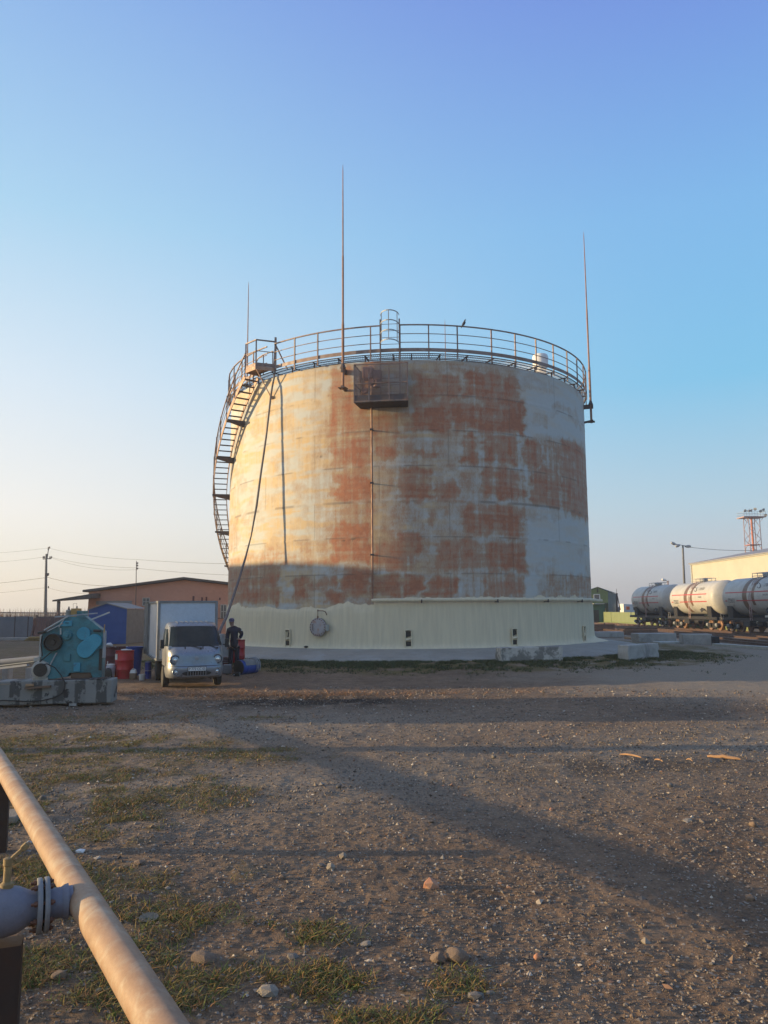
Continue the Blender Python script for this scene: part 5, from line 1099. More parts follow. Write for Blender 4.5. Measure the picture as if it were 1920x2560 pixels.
tag(MB().bar(at(-60, 1531, FD + 3), at(200, 1533, FD + 3), .09).build('overhead_pipe', M_['oilpipe']), 'thin level pipe carried just above the top of the grey fence', 'pipe')
a = at(-60, 1601, FD - 3); b = at(72, 1600, FD - 3); tag(MB().bar((a.x, a.y, .12), (b.x, b.y, .12), .25, .22).build('kerb_stone', M_['conc'], bev=.02), 'pale concrete kerb along the foot of the grey sheet fence', 'kerb')
for i in range(4): q = at(72 + 3 * i, 1601 - i, FD - 4); 
q = at(88, 1600, FD - 3.5)
wp = thing('timber_stack', (q.x, FD - 3.5, 0), 'low stack of fresh yellow boards in front of the leaning pallets', 'timber stack')
for i in range(3): MB().box((.05 * i, -.1 * i, .06 + .10 * i), (1.3 - .2 * i, .6, .08), .1 * i).build('board', M_['yellow'], wp, smooth=False)
# transformer
q = at(180, 1530, 57); tf = thing('transformer', (q.x, 57, 0), 'yellow and teal transformer with two ribbed insulators showing above the fence', 'transformer')
def L2(px, py, d=57): return at(px, py, d)
a = L2(177, 1530); b = L2(191, 1521); wbox(a.x, b.x, 57, 58, 0, b.z).build('control_box', M_['yellow'], tf, world=True, bev=.02)
a = L2(190, 1530); b = L2(205, 1527); wbox(a.x, b.x, 57.1, 58.2, 0, b.z).build('oil_tank', M_['teal'], tf, world=True, bev=.03)
q = L2(166, 1527); MB().lathe([(.19, 0), (.19, q.z), (.2, q.z + .02), (.19, q.z + .05), (.02, q.z + .07)], 20, (q.x, 57.4, 0)).build('round_tank', M_['cream'], tf, world=True)
for px, py in ((172, 1516), (192, 1514)):
    q = L2(px, 1527, 57.6); h = L2(px, py, 57.6).z - q.z; ins = MB().cyl((q.x, 57.6, q.z - .1), (q.x, 57.6, q.z + h), .025, n=8)
    for i in range(4): ins.lathe([(.02, .06), (.13 - .02 * i, 0), (.12 - .02 * i, .02), (.02, .09)], 10, (q.x, 57.6, q.z + .02 + h * i / 4.5))
    ins.build('insulator', M_['darksteel'], tf, world=True)
MB().tube([L2(183, 1521), L2(183, 1509), L2(192, 1508), L2(192, 1513)], .012, 5).build('busbar', M_['darksteel'], tf, world=True)

# poles and wires
PD = 90.0; b = at(114, 1545, PD); t_ = at(116, 1385, PD); pc = at(117, 1398, PD)
up_ = thing('utility_pole', (b.x, PD, 0), 'tall concrete utility pole with a short crossarm beyond the grey fence', 'utility pole')
MB().tube([(b.x, PD, -.1), (t_.x, PD, t_.z)], [.22, .11], 10).build('pole', M_['poleconc'], up_, world=True)
MB().bar(at(107, 1397.5, PD), at(128, 1396.5, PD), .10).bar(at(118, 1396, PD), at(121, 1374, PD), .07).bar(at(119, 1374, PD), at(123, 1373, PD), .07).build('crossarm', M_['darksteel'], up_, world=True, smooth=False)
for px, py in ((108, 1393), (111, 1393), (125, 1393), (129, 1393), (121, 1370), (124, 1369), (118, 1438), (121, 1468)):
    q = at(px, py, PD); MB().lathe([(.05, -.12), (.08, -.02), (.06, .06), (.03, .14)], 8, q).build('insulator', M_['darksteel'], up_, world=True)
q = at(118, 1436, PD - .1); MB().box(q, (.35, .2, .3)).build('lamp_box', M_['darksteel'], up_, world=True)
q = at(341, 1510, 69.4); q2 = at(341, 1402, 69.4)
ms = thing('mast', (q.x, 69.4, 0), 'slender antenna mast standing against the front of the brick building', 'mast')
MB().tube([(q.x, 69.4, 0), (q2.x, 69.4, q2.z)], [.05, .03], 6).build('mast_tube', M_['darksteel'], ms, world=True)
for py in (1408, 1414, 1421): w = at(343, py, 69.4); MB().box(w, (.16, .08, .14)).build('clamp', M_['darksteel'], ms, world=True)
def wire(pa, pb, sag, label, r=.012, n=20):
    pa, pb = Vector(pa), Vector(pb)
    P = [pa + (pb - pa) * (i / n) - Vector((0, 0, sag * 4 * (i / n) * (1 - i / n))) for i in range(n + 1)]
    tag(MB().tube(P, r, 4).build('power_line', M_['poleconc']), label, 'power line', 'overhead lines at the left')
PW = 90.0
wire(at(-200, 1383, 110), at(121, 1370, PW), .4, 'topmost wire running from the pole tip off to the left edge')
wire(at(121, 1370, PW), at(345, 1399, 69.5), .25, 'topmost wire sloping from the pole tip to the thin mast')
wire(at(345, 1399, 69.5), at(640, 1410, 60), .1, 'wire leading right from the top of the thin mast behind the tank')
wire(at(-200, 1407, 110), at(108, 1393, PW), .4, 'wire running left from the pole crossarm')
wire(at(128, 1393, PW), at(345, 1420, 69.5), .25, 'wire sloping right from the crossarm to the mast, upper of a close pair')
wire(at(125, 1393, PW + .3), at(345, 1424, 69.8), .5, 'wire sloping right from the crossarm to the mast, lower of a close pair')
wire(at(345, 1421, 69.5), at(640, 1440, 60), .1, 'lower wire leading right from the mast behind the tank')
wire(at(-200, 1467, 110), at(114, 1444, PW), .3, 'thicker dark wire running left from the middle of the pole', .02)
wire(at(118, 1443, PW), at(305, 1465, 74), .3, 'thicker dark wire from the middle of the pole to the brick building roof', .02)
wire(at(-200, 1490, 110), at(114, 1469, PW), .3, 'lowest faint wire running left from the pole')
wire(at(120, 1469, PW), at(222, 1483, 76), .2, 'lowest faint wire from the pole to the canopy end of the brick building')
# ---------------- right side: tracks, train ----------------
def track(xc, y0, y1, name, label, z=0.0):
    t = thing(name, (xc, (y0 + y1) / 2, 0), label, 'railway track')
    mb = MB(); y = y0
    while y < y1: mb.box((xc + random.uniform(-.05, .05), y, z - .10), (2.6, .24, .14), random.uniform(-.02, .02)); y += .62
    mb.build('sleepers', M_['sleeper'], t, world=True, smooth=False)
    for s_ in (-1, 1):
        x = xc + s_ * .76
        MB().add([(x + a, yy, z + b) for yy in (y0, y1) for a, b in ((-.07, -.03), (.07, -.03), (.07, -.01), (.012, .02), (.012, .09), (.037, .10), (.037, .14), (-.037, .14), (-.037, .10), (-.012, .09), (-.012, .02), (-.07, -.01))],
                 [(i, (i + 1) % 12, (i + 1) % 12 + 12, i + 12) for i in range(12)] + [tuple(range(12))]).build('rail', M_['railhead'], t, world=True, smooth=False)
    mb = MB().grid(lambda u, v: (xc + (u - .5) * 4.2, y0 + (y1 - y0) * v, z - .15 - .22 * (abs(u - .5) * 2) ** 3 + .02 * sin(40 * v * (u + 1))), [i / 8 for i in range(9)], [i / 60 for i in range(61)])
    tag(mb.build('ballast', M_['ballast']), 'stony brown ballast under the track, ' + label.split(',')[0], kind='structure')
TXC = 29.8
track(TXC, 46, 108, 'railway_track', 'railway track under the tank cars, partly hidden by their wheels', -.06)
track(21.2, 34, 105, 'railway_track', 'empty railway track with sunlit sleepers, nearer than the tank cars', .02)
track(25.0, 38, 108, 'railway_track', 'empty railway track just in front of the tank cars', .0)

def make_car():
    t = thing('tank_car', (TXC, 72.3, .08), '', 'railway tank car', 0, 'railway tank cars standing coupled in a row')
    L_ = 10.8; r = 1.5; zc = 2.86
    prof = [(.01, -L_ / 2)] + [(r * sin(a), -L_ / 2 + .62 * (1 - cos(a))) for a in [pi / 2 * i / 8 for i in range(1, 9)]] + [(r, -2.2), (r, 0), (r, 2.2)] + [(r * cos(a), L_ / 2 - .62 + .62 * sin(a)) for a in [pi / 2 * i / 8 for i in range(0, 8)]] + [(.01, L_ / 2)]
    bar_ = MB().lathe(prof, 48, (0, 0, zc), (0, 1, 0), capa=False, capb=False).build('barrel', M_['tankcar'], t, ang=50)
    def band(y0, y1, rr, mat, name, a0=-180, a1=180, parent=bar_, nn=48):
        return MB().grid(lambda a, y: (-rr * sin(a), y, zc + rr * cos(a)), [R_(a0 + (a1 - a0) * i / nn) for i in range(nn + 1)], [y0, y1]).build(name, mat, parent)
    band(-.72, -.28, r + .006, M_['oilstain'], 'oil_stain', -10, 118); band(.5, 1.25, r + .005, M_['oilstain'], 'oil_stain', -20, 150)
    for z0 in (.32, -.34):      # red stripes on the near side
        a_ = math.degrees(math.acos(z0 / r))
        band(-3.9, 4.3, r + .008, M_['carred'], 'red_stripe', a_ - 1.6, a_ + 1.6, nn=2) if z0 > 0 else (band(-3.9, 2.35, r + .008, M_['carred'], 'red_stripe', a_ - 1.6, a_ + 1.6, nn=2), band(4.0, 4.4, r + .008, M_['carred'], 'red_stripe', a_ - 1.6, a_ + 1.6, nn=2))
    rot = (pi / 2, 0, -pi / 2)
    text('77236313', .50, (-r - .012, 3.2, zc - .34), rot, M_['carink'], bar_, 'car_number', .62)
    text('96', .28, (-r + .06, 2.9, zc - .74), (R_(78), 0, -pi / 2), M_['carink'], bar_, 'stencil', .7)
    text('СПЕКТР', .36, (-r + .19, -2.55, zc + .78), (R_(60), 0, -pi / 2), M_['carink'], bar_, 'stencil', .8)
    MB().tube([(-r + .115 + .0 * k, -1.35 + .26 * cos(a), zc + .78 + .2 * sin(a)) for k, a in enumerate([R_(30 + 300 * i / 20) for i in range(21)])], .025, 5).build('ring_emblem', M_['carink'], bar_)
    text('ТРАНСОЙЛ', .17, (-r - .012, -2.5, zc + .05), rot, M_['carink'], bar_, 'stencil', .8)
    # hatch walkway on top
    wk = MB()
    for x in (-.55, .55): wk.bar((x, -1.3, zc + r + .30), (x, 1.3, zc + r + .30), .04); wk.bar((x, -1.3, zc + r + .08), (x, 1.3, zc + r + .08), .10, .04)
    for y in (-1.3, -.45, .45, 1.3):
        for x in (-.55, .55): wk.bar((x, y, zc + r - .15), (x, y, zc + r + .30), .035)
        wk.bar((-.55, y, zc + r + .30), (.55, y, zc + r + .30), .035)
    wk.build('top_walkway', M_['galv'], t, smooth=False)
    MB().lathe([(.32, 0), (.32, .22), (.36, .24), (.34, .30), (.05, .36)], 20, (0, 0, zc + r - .04)).build('dome_hatch', M_['galv'], t)
    ldm = MB()
    for y in (-.30, .02):
        ldm.tube([(-r - .04, y, .98), (-r - .06, y, zc), (-r * .75 - .03, y, zc + r * .72), (-.6, y, zc + r + .03)], .025, 6)
    for k_ in range(11):
        z = 1.15 + .33 * k_; xx = -r - .05 if z < zc + .2 else -math.sqrt(max(.1, (r + .06) ** 2 - (z - zc) ** 2)); ldm.bar((xx, -.30, z), (xx, .02, z), .022)
    ldm.build('ladder', M_['towerleg'], t)
    MB().box((-r * .80, -2.35, zc - r * .66), (.03, .42, .55), M=Matrix.Rotation(R_(35), 3, 'X') @ Matrix.Rotation(R_(32), 3, 'Y')).build('black_placard', M_['black'], t, smooth=False)
    # frame
    fm = MB().box((0, 0, 1.02), (.5, 11.3, .30))
    for x in (-1.42, 1.42): fm.box((x, 0, 1.05), (.10, 11.2, .22))
    for y in (-5.6, -3.9, 3.9, 5.6): fm.box((0, y, 1.05), (2.9, .3, .26))
    fm.build('underframe', M_['undercar'], t, smooth=False)
    for y in (-3.95, 3.95):
        MB().prism([(-1.3, 0), (1.3, 0), (1.34, .95), (1.1, .62), (.7, .30), (0, .18), (-.7, .30), (-1.1, .62), (-1.34, .95)], Matrix(((1, 0, 0, 0), (0, 0, 1, y - .45), (0, 1, 0, 1.15), (0, 0, 0, 1))), .9).build('saddle', M_['undercar'], t, smooth=False)
        bg_ = MB()
        for s_ in (-1, 1):
            bg_.prism([(-1.25, .45), (-.95, .66), (-.4, .66), (-.25, .30), (.25, .30), (.4, .66), (.95, .66), (1.25, .45), (.8, .22), (-.8, .22)], Matrix(((0, 0, 1, s_ * 1.06 - .06), (1, 0, 0, y), (0, 1, 0, 0), (0, 0, 0, 1))), .12)
            for yy in (-.12, .0, .12): bg_.tube([(s_ * 1.02, y + yy, .28), (s_ * 1.02, y + yy, .55)], .05, 8)
        bg_.box((0, y, .55), (2.0, .4, .25)); bgo = bg_.build('bogie', M_['undercar'], t)
        for yy in (-.925, .925):
            w = MB()
            for s_ in (-1, 1): w.lathe([(.475, -.06), (.475, .05), (.44, .07), (.40, .05), (.16, .03), (.12, .09), (.005, .09)], 28, (s_ * .79, y + yy, .475), (s_, 0, 0)).lathe([(.50, -.08), (.50, -.05)], 28, (s_ * .79, y + yy, .475), (s_, 0, 0))
            w.cyl((-.7, y + yy, .475), (.7, y + yy, .475), .09, n=10); w.build('wheelset', M_['wheelsteel'], t)
            for s_ in (-1, 1): MB().box((s_ * 1.12, y + yy, .49), (.16, .30, .26)).cyl((s_ * 1.2, y + yy, .49), (s_ * 1.25, y + yy, .49), .10, n=10).build('axle_box', M_['galv'], bgo, bev=.02)
    for y in (-6.0, 6.0):
        MB().bar((0, y * .93, 1.0), (0, y, 1.0), .22, .26).box((0, y * 1.0, 1.0), (.34, .12, .32)).build('coupler', M_['undercar'], t, smooth=False)
    MB().box((-1.2, .9, .72), (.5, 1.2, .4)).cyl((-1.1, -1.4, .72), (-1.1, -.5, .72), .2, n=14).bar((-1.35, -3, .85), (-1.35, 3, .85), .05).build('brake_gear', M_['undercar'], t)
    MB().tube([(-1.48, 5.3, 1.0), (-1.5, 5.4, 1.5), (-1.5, 4.9, 1.5), (-1.48, 4.9, 1.0)], .02, 5).build('hand_rail', M_['galv'], t)
    return t
car0 = make_car()
car0['label'] = 'middle tank car, the only one in warm sunlight, coupled between two shaded ones'
c2 = copy_tree(car0); c2.location.y = 84.35; c2['label'] = 'farthest tank car, grey in shade at the far left end of the row'
c3 = copy_tree(car0); c3.location.y = 60.25; c3['label'] = 'nearest tank car at the right edge, shaded, with its black number readable'

# warehouse
WX = 41.5
wh = thing('warehouse', (WX + 10, 84, 0), 'large cream corrugated warehouse with a grey low-pitched roof behind the tank cars', 'warehouse')
wy1 = WX / (767 / 1930); wy1 = 103.0; WX = at(1727, 1411, 103).x
ez = at(1727, 1411, 103).z; wy0 = 62.0
MB().add([(WX, wy0, 0), (WX, wy1, 0), (WX, wy1, ez), (WX, wy0, ez), (WX + 24, wy1, 0), (WX + 24, wy1, ez), (WX + 12, wy1, ez + 2.2), (WX + 24, wy0, 0), (WX + 24, wy0, ez), (WX + 12, wy0, ez + 2.2)], [(0, 1, 2, 3), (1, 4, 5, 6, 2), (0, 3, 9, 8, 7)]).build('wall', M_['warehouse'], wh, world=True, smooth=False)
rf = MB()
for x0, z0, x1, z1 in ((WX - .25, ez + .01, WX + 12, ez + 2.26), (WX + 12, ez + 2.26, WX + 24.3, ez - .02)):
    rf.add([(x0, wy0 - .4, z0), (x1, wy0 - .4, z1), (x1, wy1 + .3, z1), (x0, wy1 + .3, z0), (x0, wy0 - .4, z0 + .12), (x1, wy0 - .4, z1 + .12), (x1, wy1 + .3, z1 + .12), (x0, wy1 + .3, z0 + .12)], [(3, 2, 1, 0), (4, 5, 6, 7), (0, 1, 5, 4), (1, 2, 6, 5), (2, 3, 7, 6), (3, 0, 4, 7)])
rf.build('roof', M_['roofgrey'], wh, world=True, smooth=False)
MB().box((WX - .06, wy1 - .2, ez / 2), (.06, .3, ez)).build('corner_trim', M_['cream'], wh, world=True, smooth=False)
MB().bar((WX - .08, wy0, ez - .05), (WX - .08, wy1, ez - .05), .10, .14).build('gutter', M_['cream'], wh, world=True, smooth=False)

# floodlight tower
FT = 170.0; q = at(1878, 1290, FT); tw = thing('floodlight_tower', (q.x, FT, 0), 'tall orange and pink lattice floodlight tower rising behind the warehouse', 'floodlight tower')
H_ = q.z - .4; cx = q.x
def lerp(a, b, t): return a + (b - a) * t
legs = MB(); w0, w1 = 1.35, 1.2
for sx__, sy__ in ((-1, -1), (1, -1), (1, 1), (-1, 1)): legs.bar((cx + sx__ * w0, FT + sy__ * w0, 0), (cx + sx__ * w1, FT + sy__ * w1, H_), .12)
nz = 9
for i in range(nz):
    za, zb = H_ * i / nz, H_ * (i + 1) / nz; wa = lerp(w0, w1, i / nz); wb = lerp(w0, w1, (i + 1) / nz)
    for (ax_, ay_), (bx_, by_) in (((-1, -1), (1, -1)), ((1, -1), (1, 1)), ((1, 1), (-1, 1)), ((-1, 1), (-1, -1))):
        if i % 2: ax_, ay_, bx_, by_ = bx_, by_, ax_, ay_
        legs.bar((cx + ax_ * wa, FT + ay_ * wa, za), (cx + bx_ * wb, FT + by_ * wb, zb), .08)
legs.build('lattice', M_['towerleg'], tw, world=True, smooth=False)
MB().tube([(cx, FT, 0), (cx, FT, H_)], .22, 10).build('stair_shaft', M_['towerpaint'], tw, world=True)
mb = MB()
for z in (H_ * .72,): mb.box((cx, FT, z), (2.6, 2.6, .12))
mb.build('mid_deck', M_['towerpaint'], tw, world=True, smooth=False)
MB().box((cx, FT, H_ + .05), (4.9, 3.6, .22)).bar((cx - 2, FT - 1.5, H_), (cx - 1.3, FT - 1.3, H_ - 1), .08).bar((cx + 2, FT - 1.5, H_), (cx + 1.3, FT - 1.3, H_ - 1), .08).build('top_deck', M_['towerleg'], tw, world=True, smooth=False)
mb = MB()
for z in (.6, 1.15): 
    for (a, b) in (((-2.4, -1.7), (2.4, -1.7)), ((2.4, -1.7), (2.4, 1.7)), ((2.4, 1.7), (-2.4, 1.7)), ((-2.4, 1.7), (-2.4, -1.7))): mb.bar((cx + a[0], FT + a[1], H_ + z), (cx + b[0], FT + b[1], H_ + z), .05)
for i in range(9): mb.bar((cx - 2.4 + .6 * i, FT - 1.7, H_), (cx - 2.4 + .6 * i, FT - 1.7, H_ + 1.15), .04)
mb.build('deck_railing', M_['galv'], tw, world=True, smooth=False)
for dx, dz in ((-2.2, 1.4), (-1.4, 1.35), (-.9, 1.45), (.1, 1.75), (1.2, 1.3), (1.8, 1.6), (2.3, .4)):
    MB().lathe([(.12, -.2), (.25, 0), (.34, .22), (.30, .24), (.01, .2)], 12, (cx + dx, FT - 1.8, H_ + dz), (random.uniform(-.8, .8), -.8, -.3)).build('floodlight', M_['galv'], tw, world=True)
# lamps
LDp = 108.0; b = at(1710, 1500, LDp); t_ = at(1707, 1364, LDp)
lm = thing('street_lamp', (b.x, LDp, 0), 'tall dark concrete lamp post with twin arms of lamps behind the tank cars', 'street lamp')
MB().tube([(b.x + .1, LDp, 0), (t_.x, LDp, t_.z)], [.20, .12], 10).build('post', M_['poleconc'], lm, world=True)
tp = at(1707, 1366, LDp)
MB().bar(at(1688, 1360, LDp), at(1722, 1366, LDp), .07).build('arm', M_['poleconc'], lm, world=True)
for (px, py, tx, tz) in ((1684, 1359, -1, .35), (1695, 1364, -1, -.35), (1719, 1366, 1, .0)):
    q = at(px, py, LDp); MB().lathe([(.02, -.42), (.12, -.30), (.20, -.05), (.20, .22), (.13, .40), (.02, .46)], 12, q, (tx, -.2, tz)).build('lamp_head', M_['galv'], lm, world=True)
SL = 190.0; b = at(1671, 1530, SL); t_ = at(1670, 1452, SL)
l2 = thing('small_street_lamp', (b.x, SL, 0), 'far small reddish lamp post with a single drooping head over the tank cars', 'street lamp')
MB().tube([(b.x, SL, 0), (t_.x, SL, t_.z)], [.28, .2], 8).build('post', M_['towerleg'], l2, world=True)
MB().tube([t_ - Vector((0, 0, .6)), at(1664, 1449, SL), at(1660, 1450, SL)], .09, 6).build('arm', M_['galv'], l2, world=True)
MB().lathe([(.05, -.6), (.3, -.2), (.3, .3), (.05, .6)], 10, at(1659, 1449.5, SL), (-1, 0, .4)).build('lamp_head', M_['white'], l2, world=True)
P0 = at(1716, 1367, LDp); P1 = at(2100, 1342, 120)
tag(MB().tube([P0 + (P1 - P0) * (i / 16) - Vector((0, 0, 1.2 * 4 * (i / 16) * (1 - i / 16))) for i in range(17)], .03, 4).build('power_line', M_['poleconc']), 'faint cable running right from the tall lamp post past the floodlight tower', 'power line')

# green building, fence, etc.
GD = 112.0
def G(px, py, d=GD): return at(px, py, d)
gbl = thing('green_building', (G(1498, 1500).x, GD, 0), 'narrow light and dark green metal building with one white framed window', 'building')
x1 = G(1519.5, 1480).x; xr_ = G(1493, 1470).x; x0 = xr_ - (x1 - xr_) * 1.6; ze = G(1519.5, 1479).z; zr = G(1493, 1468).z; zlow = G(1500, 1507).z; zb_ = 0
MB().prism([(x0, zlow), (x1, zlow), (x1, ze), (xr_, zr), (x0, ze - .2)], Matrix(((1, 0, 0, 0), (0, 0, 1, GD), (0, 1, 0, 0), (0, 0, 0, 1))), .1).build('upper_front', M_['greenlight'], gbl, world=True, smooth=False)
xd = G(1512, 1500).x
MB().prism([(x0, 0), (xd, 0), (xd, zlow), (x0, zlow)], Matrix(((1, 0, 0, 0), (0, 0, 1, GD + .02), (0, 1, 0, 0), (0, 0, 0, 1))), .1).build('lower_front', M_['greendark'], gbl, world=True, smooth=False)
q = at(1540, 1484, GD + 9)
MB().add([(x1, GD + .1, 0), (q.x, GD + 9, 0), (q.x, GD + 9, q.z), (x1, GD + .1, ze), (x0, GD + 9, 0), (x0, GD + 9, q.z)], [(0, 1, 2, 3), (1, 4, 5, 2)]).build('side_wall', M_['greenside'], gbl, world=True, smooth=False)
qr = at(1511, 1472, GD + 9)
MB().add([(x0, GD - .2, ze - .2), (xr_, GD - .2, zr + .06), (x1 + .15, GD - .2, ze + .03), (x0, GD + 9, ze - .1), (xr_ + 1.2, GD + 9, zr - .1), (q.x + .15, GD + 9, q.z + .05)], [(0, 1, 4, 3), (1, 2, 5, 4)]).build('roof', M_['greenside'], gbl, world=True, smooth=False)
a = G(1485, 1500, GD - .1); b = G(1499, 1486, GD - .1); wn = wbox(a.x, b.x, GD - .08, GD + .02, a.z, b.z).build('window', M_['window'], gbl, world=True)
f = MB()
for z in (a.z, b.z): f.box(((a.x + b.x) / 2, GD - .12, z), (b.x - a.x + .1, .06, .10))
for x in (a.x, b.x): f.box((x, GD - .12, (a.z + b.z) / 2), (.10, .06, b.z - a.z))
f.build('frame', M_['white'], wn, world=True, smooth=False)
a = G(1484, 1511, GD - 1); b = G(1511, 1505, GD - 1); MB().box(((a.x + b.x) / 2, GD - .4, a.z + .1), (b.x - a.x, 1.2, .12)).build('awning', M_['cream'], gbl, world=True, smooth=False)
a = G(1484, 1556, GD - .1); b = G(1497, 1525, GD - .1); wbox(a.x, b.x, GD - .1, GD, 0, b.z).build('doorway', M_['black'], gbl, world=True, smooth=False)
MB().bar(G(1494, 1471, GD - .1), G(1494, 1481, GD - .1), .12).build('vent_pipe', M_['darksteel'], gbl, world=True)
fa = gp(1496, 1557, -.1); fb_ = gp(1600, 1563, -.1)
gfn = thing('green_fence', (fa.x, fa.y, -.1), 'pale green solid metal fence between the green building and the tank cars', 'fence')
ext = fb_ + (fb_ - fa) * 1.6
h = at(1500, 1529.5, fa.y).z
wbm = MB(); wbm.add([(fa.x, fa.y, -.1), (ext.x, ext.y, -.1), (ext.x, ext.y, h - .03), (fa.x, fa.y, h), (fa.x, fa.y + .06, -.1), (ext.x, ext.y + .06, -.1), (ext.x, ext.y + .06, h - .03), (fa.x, fa.y + .06, h)], [(0, 1, 2, 3), (5, 4, 7, 6), (3, 2, 6, 7), (0, 3, 7, 4)])
wbm.build('sheeting', M_['greenfence'], gfn, smooth=False, world=True)
for k_ in (.35, .95, 1.5, 2.1): p = fa + (fb_ - fa) * k_; MB().box((p.x, p.y - .04, h / 2 - .05), (.08, .06, h + .02)).build('seam_post', M_['greenlight'], gfn, world=True, smooth=False)
MB().bar(fa + Vector((0, -.04, .22)), ext + Vector((0, -.04, .22)), .05, .10).build('bottom_rail', M_['greenlight'], gfn, world=True, smooth=False)
q = at(1506, 1527, fa.y + 1.3); oc = thing('orange_crate', (q.x, fa.y + 1.3, 0), 'orange and white crates stacked behind the left end of the green fence', 'crate')
MB().box((q.x, fa.y + 1.3, .85), (.9, .5, 1.7)).build('lower_crate', M_['boxside'], oc, world=True); MB().box((q.x, fa.y + 1.3, 1.85), (.95, .5, .28)).build('upper_crate', M_['palewood'], oc, world=True)
q = at(1542, 1530, 118); t2 = at(1542, 1483, 118); dp = thing('derrick_pole', (q.x, 118, 0), 'dark pole with a leaning strut and thin tip right of the green building', 'pole')
MB().tube([(q.x, 118, 0), (t2.x, 118, t2.z)], .14, 8).tube([(t2.x - .06, 118, t2.z), at(1541, 1472, 118)], .03, 5).build('mast', M_['darksteel'], dp, world=True)
MB().tube([(t2.x, 118, t2.z), at(1551, 1525, 118)], .07, 6).build('strut', M_['darksteel'], dp, world=True)
a = at(1527, 1519, 125); b = at(1570, 1519, 125); gw = thing('grey_board_fence', (a.x, 125, 0), 'weathered dark grey board fence showing over the pale green one', 'fence'); wbox(a.x, b.x, 125, 125.2, 0, a.z + .1).build('boards', M_['fencegrey'], gw, world=True, smooth=False)
for i in range(9): x = a.x + (b.x - a.x) * i / 8; MB().box((x, 124.96, a.z / 2 + .1), (.12, .06, a.z + .2)).build('slat_post', M_['poleconc'], gw, world=True, smooth=False)
q = at(1574, 1525, 122); tk2 = thing('white_van', (q.x, 122, 0), 'tiny white sunlit truck cab with a red mark behind the green fence', 'truck')
MB().prism([(-1.1, .5), (1.5, .5), (1.5, 1.5), (.95, 2.55), (-1.1, 2.7)], Matrix(((1, 0, 0, q.x), (0, 0, 1, 121.5), (0, 1, 0, 0), (0, 0, 0, 1))), 1.9).build('cab', M_['white'], tk2, world=True, bev=.06)
MB().box((q.x + .75, 121.48, 2.05), (.6, .04, .7)).build('side_window', M_['glassdark'], tk2, world=True); MB().box((q.x - .4, 121.48, 2.0), (.5, .03, .5)).build('red_mark', M_['orange'], tk2, world=True)
for dx in (-.4, 1.0): MB().cyl((q.x + dx, 121.4, .42), (q.x + dx, 121.7, .42), .42).build('wheel', M_['rubber'], tk2, world=True)
q = gp(1512, 1569, -.1); tag(MB().lathe([(.25, 0), (.22, .05), (.06, .35), (.04, .55), (.01, .6)], 10, (q.x, q.y, -.1)).build('marker_cone', M_['black']), 'small black cone-shaped marker on the dry ground beyond the tracks', 'marker')
drys = []
rn = np.random.RandomState(22)
for i in range(1500): drys.append((rn.uniform(17, 32) , rn.uniform(86, 108), -.1))
blades('dry_grass_strip', drys, .16, .07, [(.32, .19, .12), (.28, .18, .11), (.36, .22, .14)], 'orange dry grass between the tracks and the pale green fence', 'dry grass', 15, 4, 1.5)

# slabs and blocks by the tracks
def slab(pxa, pya, pxb, pyb, dz, wdt, mat, name, label, cat, z0=0.0, bev=.03):
    a = gp(pxa, pya, z0); b = gp(pxb, pyb, z0); d = (b - a).normalized(); nrm = Vector((-d.y, d.x, 0))
    o = MB().prism([(0, 0), ((b - a).length, 0), ((b - a).length, wdt), (0, wdt)], Matrix(((d.x, nrm.x, 0, a.x), (d.y, nrm.y, 0, a.y), (0, 0, 1, z0 - .05), (0, 0, 0, 1))), dz + .05).build(name, mat, None, bev=bev)
    return tag(o, label, cat)
def blockpx(name, label, pts, mat, depth):
    """pts: bottom-left, bottom-right px, top px of left; builds a rough block standing on the ground"""
    (xa, ya), (xb, yb), yt = pts; 
    a = gp(xa, ya, 0.08); b = gp(xb, yb, 0.08); d = (b - a); d.z = 0; L_ = d.length; d.normalize(); nrm = Vector((-d.y, d.x, 0))
    h = at(xa, yt, a.y).z - .08
    mb = MB(); 
    t = thing(name, (a.x, a.y, .06), label, 'concrete block', math.atan2(d.y, d.x))
    def F(u, v, w): return Vector((L_ * u + .02 * sin(9 * v + u), depth * w, h * v)) + Vector((random.uniform(-.012, .012), random.uniform(-.012, .012), random.uniform(-.012, .012)))
    bm = bmesh.new(); bmesh.ops.create_cube(bm, size=1); bmesh.ops.subdivide_edges(bm, edges=bm.edges, cuts=5, use_grid_fill=True)
    vs = [F(v.co.x + .5, v.co.z + .5, v.co.y + .5) for v in bm.verts]; fs = [tuple(v.index for v in f.verts) for f in bm.faces]; bm.free()
    mb.add(vs, fs).build('block', mat, t, bev=.02); 
    return t, L_, h
t, L_, h = blockpx('concrete_block', 'long blackened concrete block at the foot of the apron', ((1252, 1661), (1408, 1657), 1618), M_['concblk'], .5)
t, L_, h = blockpx('concrete_block', 'shorter clean grey concrete block right of the long blackened one', ((1572, 1654), (1648, 1646), 1612), M_['conc'], .45)
slab(1597, 1607, 1692, 1606, .55, 1.2, M_['conc'], 'concrete_beam', 'grey concrete beam with a sunlit orange end, just past the apron edge', 'concrete beam')
slab(1650, 1612, 1710, 1611, .16, .8, M_['cream'], 'concrete_plank', 'low pale concrete strip in front of the grey beam', 'concrete strip')
slab(1708, 1612, 1782, 1612, .60, 1.0, M_['conc'], 'concrete_slab', 'mottled concrete slab on edge, right of the pale low strip', 'concrete slab')
slab(1786, 1614, 1800, 1614, .5, .6, M_['black'], 'dark_box', 'small dark box at the right end of the mottled slab', 'box')
slab(1780, 1616, 1960, 1628, .16, .35, M_['cream'], 'kerb_strip', 'long pale concrete kerb running off to the right edge', 'kerb', bev=.01)
